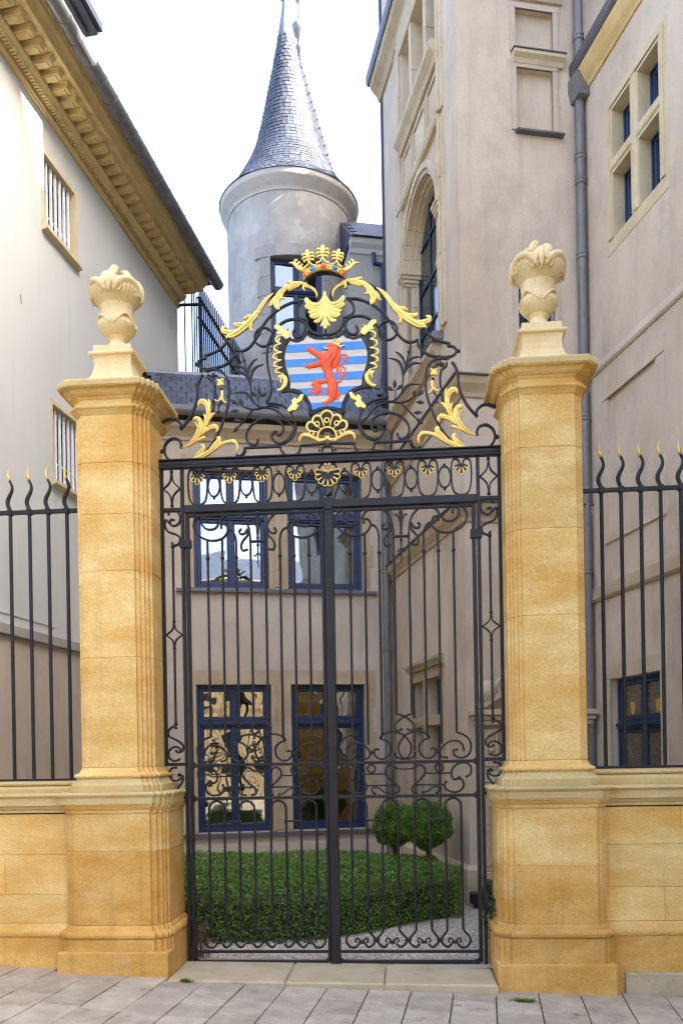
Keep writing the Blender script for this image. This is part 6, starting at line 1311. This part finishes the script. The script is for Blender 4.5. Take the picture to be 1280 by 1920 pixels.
    # upright acanthus of the console
    A = [lobe(ZC, KC, (935, 970, 6), (860, 950, 20), (780, 900, 36), (720, 830, 42), (680, 740, 42), (670, 660, 36), (690, 610, 34), (730, 590, 28), (760, 605, 16), (765, 630, 6)), lobe(ZC, KC, (640, 760, 22), (590, 680, 32), (560, 590, 36), (550, 500, 38), (580, 410, 42), (640, 370, 38), (680, 395, 24), (685, 425, 12)), lobe(ZC, KC, (600, 700, 14), (545, 620, 20), (500, 560, 18), (470, 545, 8)), lobe(ZC, KC, (540, 480, 20), (530, 400, 18), (545, 350, 8)), lobe(ZC, KC, (610, 640, 14), (600, 590, 18), (620, 545, 8)), lobe(ZC, KC, (680, 830, 14), (600, 770, 28), (520, 730, 34), (460, 730, 30), (435, 765, 24), (450, 795, 12)), lobe(ZC, KC, (560, 740, 12), (500, 705, 14), (465, 690, 6)), lobe(ZC, KC, (760, 920, 10), (690, 880, 16), (630, 860, 18), (605, 868, 8)), lobe(ZC, KC, (650, 740, 10), (640, 670, 14), (650, 620, 8)), lobe(ZC, KC, (720, 700, 10), (735, 650, 10), (745, 640, 6))]
    relief('gilt_acanthus', MT['gold'], GF, A, flute=.16, y=-.016, sx=sx, k=.7)
    A = [lobe(ZC, KC, (890, 1168, 5), (800, 1160, 22), (700, 1130, 34), (600, 1085, 36), (500, 1030, 34), (420, 985, 26), (340, 955, 22), (260, 945, 22), (200, 965, 22), (170, 1010, 18), (175, 1060, 14), (185, 1090, 5)), lobe(ZC, KC, (600, 1080, 12), (510, 1010, 30), (445, 950, 36), (415, 900, 32), (430, 875, 18), (455, 885, 8)), lobe(ZC, KC, (800, 1155, 10), (730, 1100, 28), (670, 1050, 34), (635, 1000, 28), (650, 965, 18), (680, 970, 8)), lobe(ZC, KC, (330, 955, 8), (260, 930, 12), (200, 935, 8)), lobe(ZC, KC, (560, 1030, 8), (500, 960, 10), (460, 920, 6)), lobe(ZC, KC, (760, 1110, 8), (700, 1040, 10), (665, 1000, 6)), lobe(ZC, KC, (440, 1010, 8), (400, 960, 10), (385, 930, 5))]
    relief('gilt_acanthus', MT['gold'], GF, A, flute=.16, y=-.016, sx=sx, k=.7)
    # gilded flower and bell
    c = (375, 135); A = [lobe(ZC, KC, (375, 135, 10), (375+46*math.cos(a), 135+46*math.sin(a), 20)) for a in [math.pi/4+math.pi/2*k for k in range(4)]]+[lobe(ZC, KC, (375, 135, 12), (375+40*math.cos(a), 135+40*math.sin(a), 9)) for a in [math.pi/2*k for k in range(4)]]+[lobe(ZC, KC, (374, 135, 14), (376, 135, 14))]
    relief('gilt_flower', MT['gold'], GF, A, y=-.014, sx=sx, k=.8)
    x_, z_ = ZC(365, 222); MB().ball((x_*sx, 0, z_), .014, 8).build('knob', MT['iron'], GF, Matrix(), smooth=True)
    A = [lobe(ZC, KC, (355, 262, 22), (355, 320, 24), (370, 365, 16)), lobe(ZC, KC, (350, 320, 14), (345, 380, 15), (320, 410, 11), (285, 412, 4)), lobe(ZC, KC, (372, 330, 14), (400, 375, 14), (435, 385, 11), (458, 360, 8)), lobe(ZC, KC, (340, 280, 10), (335, 330, 8))]
    relief('gilt_bell_flower', MT['gold'], GF, A, y=-.014, sx=sx, k=.8)
both(ovr)
ring(GF, ZS(254, 1850)[0:1]+ZS(254, 1850)[1:] if False else (0., ZS(250, 1852)[1]), .040, .016, name='ring', balls=((-.062, ZS(250, 1848)[1]), (.062, ZS(250, 1848)[1])))
# palmette under the crown (centre line x=0)
def rel0(Z, k, cx): return lambda *p: [((x-cx)*k*s, Z(cx, y)[1], r*k) for s in (1,) for x, y, r in p]
def symst(Z, k, cx, *p):
    out = []
    for s in (1, -1): out.append(smooth_path([((x-cx)*k*s, Z(cx, y)[1], r*k) for x, y, r in p], sub=4))
    return out
A = []
for p in (((612, 780, 30), (612, 900, 26), (614, 1050, 24), (616, 1250, 26), (616, 1320, 34), (616, 1345, 10)), ((625, 820, 16), (690, 950, 40), (780, 975, 52), (860, 940, 50), (905, 880, 42), (910, 860, 24)), ((640, 900, 20), (720, 1010, 34), (800, 1030, 38), (900, 985, 34), (925, 960, 14)), ((640, 960, 20), (720, 1060, 36), (800, 1085, 38), (870, 1070, 20)), ((635, 1020, 20), (710, 1120, 36), (780, 1150, 40), (835, 1135, 30), (850, 1120, 12)), ((630, 1090, 18), (690, 1190, 32), (740, 1225, 34), (780, 1225, 20)), ((625, 1180, 16), (655, 1270, 22), (680, 1300, 16)), ((616, 880, 12), (660, 980, 18), (700, 1050, 14)), ((618, 1000, 12), (660, 1100, 16), (690, 1160, 12))): A += symst(ZK, KK, 612, *p)
relief('gilt_palmette', MT['gold'], GF, A, flute=.16, y=-.018, k=.55, res=.0017)
MB().tube([(0, 0, ZK(612, 1340)[1]), (0, 0, ZK(612, 1440)[1])], .009, 8).build('stem', MT['iron'], GF, Matrix())
# gilded shell at the foot of the shield
cxp = 636; m0 = []
pt = []
for an, ln, wd in ((0, 330, 100), (34, 315, 84), (-34, 315, 84), (62, 330, 80), (-62, 330, 80)):
    a = R(90-an); c = (math.cos(a), math.sin(a)); pt.append((a, ln*KP, wd*KP))
oz = ZP(cxp, 560)[1]
sh = relief('shell_back', MT['iron'], GF, [[(.04*math.cos(a), oz+.04*math.sin(a), w_*.4), (l_*math.cos(a)*.92, oz+l_*math.sin(a)*.92, w_*.95)] for a, l_, w_ in pt], y=-.006, k=.25, res=.002)
for a, l_, w_ in pt:
    u_ = Vector((math.cos(a), math.sin(a))); v_ = Vector((-u_.y, u_.x)); o_ = Vector((0, oz)); P = []
    for t in range(-5, 6):
        q = math.pi/2*t/5; P.append((o_+u_*(l_*.86+w_*.92*math.cos(q))+v_*(w_*.92*math.sin(q)), .0085+.0035*math.cos(q)))
    P = [(o_+u_*l_*.45-v_*w_*.42, .004)]+P+[(o_+u_*l_*.45+v_*w_*.42, .004)]
    relief('gilt_petal', MT['gold'], sh, [smooth_path([(p.x, p.y, r) for p, r in P], sub=3)], y=-.016, k=.8)
    Q = [o_+u_*(l_*.62+w_*.62*math.cos(q))+v_*(w_*.40*math.sin(q)) for q in [math.pi/2*t/4 for t in range(-4, 5)]]; m = MB().tube([(p.x, -.016, p.y) for p in Q], .0035, 6); m.build('petal_rib', MT['iron'], sh, Matrix(), smooth=True)
A = []
for k in range(5):
    a = math.pi*(.06+.22*k); c = Vector((.118*math.cos(a)*1.02, oz-.012+.118*math.sin(a))); A.append([(c.x+.018*math.cos(t), c.y+.018*math.sin(t), .0065) for t in [2*math.pi*q/12 for q in range(13)]])
A.append([(.072*math.cos(t), oz-.02+.072*math.sin(t), .0085) for t in [math.pi*(-.15+1.3*q/18) for q in range(19)]])
relief('gilt_arcade', MT['gold'], sh, A, y=-.020, k=.8)
A = []
for p in (((645, 610, 14), (680, 640, 22), (760, 650, 26), (850, 610, 26), (930, 570, 28), (1010, 555, 30), (1065, 580, 26), (1085, 630, 18), (1085, 660, 8)), ((900, 590, 14), (950, 550, 20), (975, 525, 8)), ((960, 570, 12), (1000, 540, 16), (1020, 515, 6)), ((640, 605, 18), (665, 600, 14)), ((840, 620, 10), (870, 570, 16), (862, 530, 6))): A += symst(ZP, KP, 640, *p)
relief('gilt_acanthus', MT['gold'], GF, A, flute=.16, y=-.018, k=.7)
# ---- shield with stripes and lion
SC = thing  # noqa
SH_ = [(130, 45), (82, 115), (45, 225), (38, 300), (55, 415), (85, 510), (112, 610), (112, 712), (160, 706), (240, 735), (330, 805), (378, 890), (408, 1000), (500, 962), (600, 945), (700, 952), (795, 975), (808, 905), (850, 800), (900, 745), (960, 705), (1068, 655), (1075, 560), (1110, 450), (1140, 330), (1142, 220), (1110, 110), (1062, 35), (1020, 5), (930, 42), (860, 30), (815, -15), (760, 25), (690, 45), (590, 50), (490, 40), (400, 12), (345, -20), (290, 60), (225, 85), (165, 60)]
cl_ = ZL(592, 500)[0]; shp = [(x-cl_, z) for x, z in cv(ZL, SH_)]
shield = relief('shield', MT['silver'], GF, polys=[shp], flat=.004, y=-.004, thick=.006, edge=.003, res=.002)
ins_ = [(x*.985, z) for x, z in shp]
for ya, yb in ((100, 203), (298, 397), (497, 600), (692, 792), (890, 985)):
    za, zb = ZL(592, yb)[1], ZL(592, ya)[1]; relief('blue_stripe', MT['blue'], shield, polys=[ins_], flat=.0035, y=-.0085, thick=.003, edge=.002, zlim=(za, zb), res=.002)
# white edging line and dark frame strap round the shield
m = MB(); strap(m, [(x*1.012, z+(.003 if z > ZL(592, 300)[1] else -.003)) for x, z in shp], .012, .022, .0, closed=True); m.build('shield_rim', MT['iron'], shield, Matrix(), smooth=35)
Ll = lambda *p: smooth_path([(ZL(x, y)[0]-cl_, ZL(x, y)[1], r*KL) for x, y, r in p], sub=4)
B_ = [Ll((700, 150, 50), (690, 210, 74), (650, 280, 88), (600, 330, 92), (600, 400, 74), (620, 480, 58), (640, 550, 52), (665, 620, 58), (680, 680, 62)),
 Ll((700, 160, 58), (650, 140, 42), (610, 140, 20)), Ll((690, 190, 40), (650, 200, 24), (620, 208, 14)), Ll((740, 200, 40), (745, 290, 42), (730, 360, 38), (705, 425, 14)), Ll((700, 280, 40), (700, 350, 34), (690, 420, 20)), Ll((640, 320, 40), (640, 380, 24), (615, 420, 8)), Ll((690, 320, 34), (670, 390, 20)), Ll((740, 300, 30), (755, 350, 20), (745, 390, 8)),
 Ll((540, 280, 56), (470, 240, 44), (410, 210, 34), (370, 180, 32)), Ll((370, 175, 14), (330, 190, 12)), Ll((375, 170, 14), (350, 155, 10)), Ll((390, 200, 14), (375, 232, 8)), Ll((400, 190, 12), (412, 222, 8)),
 Ll((560, 360, 52), (490, 380, 40), (420, 400, 34), (360, 410, 28)), Ll((360, 400, 14), (322, 392, 12)), Ll((360, 415, 14), (322, 425, 10)), Ll((375, 425, 14), (362, 450, 9)), Ll((400, 380, 12), (395, 362, 8)),
 Ll((640, 600, 36), (560, 612, 30), (490, 618, 34), (450, 630, 38), (465, 680, 44), (485, 730, 38), (450, 760, 26), (400, 760, 24)), Ll((440, 640, 30), (405, 660, 12), (390, 665, 6)), Ll((400, 750, 14), (372, 745, 9)), Ll((400, 765, 12), (370, 770, 9)), Ll((440, 770, 12), (436, 792, 8)), Ll((510, 700, 24), (522, 760, 14), (518, 792, 6)), Ll((490, 740, 18), (500, 785, 8)), Ll((500, 650, 24), (525, 690, 10)),
 Ll((680, 650, 68), (680, 720, 64), (680, 780, 56), (675, 830, 42), (640, 870, 32), (590, 900, 26), (560, 905, 16)), Ll((620, 720, 24), (612, 770, 16), (600, 798, 6)), Ll((735, 740, 24), (765, 790, 16), (778, 820, 5)), Ll((720, 780, 26), (745, 830, 16), (745, 865, 6)), Ll((700, 820, 20), (715, 850, 10)), Ll((570, 890, 12), (545, 888, 8)), Ll((575, 910, 12), (560, 930, 8)),
 Ll((730, 628, 14), (780, 610, 13), (805, 575, 14), (805, 545, 26)), Ll((800, 550, 12), (790, 480, 9), (785, 400, 9), (780, 300, 10), (800, 262, 12), (845, 258, 13), (872, 290, 15), (860, 325, 17), (872, 345, 8)), Ll((825, 555, 12), (848, 490, 10), (830, 425, 10), (785, 400, 11), (745, 420, 16), (745, 460, 18), (735, 505, 17), (712, 510, 8)), Ll((850, 300, 14), (850, 335, 14)), Ll((770, 560, 8), (800, 540, 10), (835, 545, 8))]
lion = relief('lion', MT['red'], shield, B_, flute=.07, y=-.010, k=.62, res=.0013, thick=.004)
relief('lion_crown', MT['gold'], lion, [Ll((680, 105, 12), (740, 130, 14), (790, 165, 12)), Ll((690, 95, 8), (705, 55, 10)), Ll((725, 105, 10), (755, 75, 11)), Ll((760, 125, 10), (800, 100, 9)), Ll((790, 150, 10), (838, 140, 7)), Ll((745, 120, 10), (765, 90, 8))], y=-.020, k=.6, res=.0013)
relief('tongue', MT['gold'], lion, [Ll((640, 180, 7), (600, 182, 9), (572, 172, 10), (568, 160, 5))], y=-.022, k=.6, res=.0013)
cw = [Ll((x, y, 6), (x+dx, y+dy, 2)) for x, y, dx, dy in ((322, 190, -8, 8), (348, 150, -2, -8), (374, 235, 4, 8), (316, 390, -10, -8), (316, 425, -6, 6), (360, 453, 2, 8), (366, 744, -8, -6), (364, 772, -8, 6), (434, 795, 0, 8), (540, 886, -8, -6), (554, 928, -8, 6))]
relief('claws', MT['gold'], lion, cw, y=-.016, k=.8, res=.0012)
relief('sinew', MT['gold'], lion, [], polys=[], y=-.03) if False else None
# ---- royal crown above
ck = ZK(592, 430)[0]
def kx(p): return [(ZK(x, y)[0]-ck, ZK(x, y)[1], r*KK*1.28) for x, y, r in p]
crown = MB(); n = 24; ringp = []
def crown_z(x): return 0
top_, bot_ = [], []
for i in range(n+1):
    t = -1+2*i/n; xx = t*350*KK; zt_ = ZK(592, 378)[1]-(t*t)*(92*KK); top_.append((xx, zt_)); bot_.append((xx*.96, zt_-100*KK-(4*KK)*abs(t)))
V = []
for i in range(n+1):
    t = -1+2*i/n; yy = -.02-.055*math.sqrt(max(0, 1-t*t)); V.append((top_[i], bot_[i], yy))
rs = [[(a[0], yy, a[1]), (a[0], yy-.008, a[1]-.006), (a[0]*.985, yy-.004, a[1]-.014), (b[0], yy-.004, b[1]+.016), (b[0], yy-.010, b[1]+.006), (b[0], yy-.004, b[1]), (b[0], yy+.012, b[1]), (a[0], yy+.012, a[1])] for a, b, yy in V]
cr = MB().rings(rs).build('crown_band', MT['gold'], GF, Matrix(), smooth=40)
inn = MB(); inn.rings([[(a[0], yy+.013, a[1]-.01), (b[0], yy+.013, b[1]), (b[0], .01, b[1]+.004), (a[0], .01, a[1]-.01)] for a, b, yy in V]); inn.build('crown_inside', MT['iron'], cr, Matrix())
def on_band(t, f, e=.0):
    i = (t+1)/2*n; a = V[min(n, max(0, int(round(i))))]; return (a[0][0]*(1-f)+a[1][0]*f, a[2]-.006-e, a[0][1]*(1-f)+a[1][1]*f)
for t, mt_, wx in ((0, 'red', .016), (-.50, 'blue', .016), (.50, 'blue', .016), (-.90, 'red', .009), (.90, 'red', .009)):
    c = Vector(on_band(t, .5)); tl = -t*92*KK*2*.9/(350*KK)*1; m = MB(); P = [(-wx*1.7, 0), (-wx*.7, .014), (wx*.7, .014), (wx*1.7, 0), (wx*.7, -.014), (-wx*.7, -.014)]
    q = [(c.x+a*math.cos(tl*.8)-b*math.sin(tl*.8), c.z+a*math.sin(tl*.8)+b) for a, b in P]; m.rings([[(x, c.y+.006, z) for x, z in q], [(x, c.y-.005, z) for x, z in q], [(c.x+(x-c.x)*.7, c.y-.008, c.z+(z-c.z)*.7) for x, z in q]]); m.build('jewel', MT[mt_], cr, Matrix())
for t in (-.26, .26, -.74, .74): MB().ball(on_band(t, .5), .009, 8).build('stud', MT['gold'], cr, Matrix(), smooth=True)
def finial(cx, cy, s, rot, name='fleuron'):
    A = []
    def T_(p): 
        out = []
        for x, y, r in p:
            a = x*s; b = y*s; out.append((cx+a*math.cos(rot)-b*math.sin(rot), cy+a*math.sin(rot)+b*math.cos(rot), r*s))
        return kx(out)
    for sg in (-1, 1):
        A += [smooth_path(T_([(0, -20, 18), (sg*40, -60, 16), (sg*80, -72, 16), (sg*100, -50, 13)]), sub=4), smooth_path(T_([(0, 0, 16), (sg*50, -12, 15), (sg*90, -8, 16), (sg*105, 15, 13)]), sub=4), smooth_path(T_([(0, 25, 16), (sg*40, 45, 15), (sg*78, 50, 15), (sg*88, 72, 11)]), sub=4), smooth_path(T_([(0, -60, 14), (sg*22, -100, 15), (0, -140, 8)]), sub=4),
              smooth_path(T_([(0, 40, 13), (sg*12, 100, 12), (sg*55, 150, 13), (sg*110, 168, 13)]), sub=4)]
    A += [T_([(0, 60, 14), (0, -60, 20), (0, -125, 10)]), T_([(0, 0, 27), (1, 0, 27)])]
    return A
for cx, cy, s, rot, yy in ((578, 212, .92, 0, -.075), (345, 262, .86, -.18, -.060), (812, 248, .86, .18, -.060)):
    relief('fleuron', MT['gold'], cr, finial(cx, cy, s, rot), y=yy, k=.7, res=.0014)
for sg in (-1, 1):
    A = [smooth_path(kx([(592+sg*(x-592), y, r) for x, y, r in p]), sub=4) for p in (((850, 440, 22), (930, 430, 26), (1000, 400, 26), (1050, 350, 20), (1100, 318, 12), (1145, 322, 6)), ((1040, 350, 16), (1060, 310, 16), (1040, 278, 16), (1015, 280, 8)), ((1000, 380, 16), (1010, 340, 15), (985, 312, 14), (965, 318, 6)), ((950, 400, 14), (960, 365, 13), (940, 345, 11), (925, 352, 5)), ((860, 430, 13), (820, 390, 12), (805, 340, 12), (815, 300, 10)))]
    relief('side_leaf', MT['gold'], cr, A, y=-.035, k=.6, res=.0015)
print('objects', len(bpy.data.objects), 'tris', sum(len(m.loops)-2*len(m.polygons) for m in bpy.data.meshes))
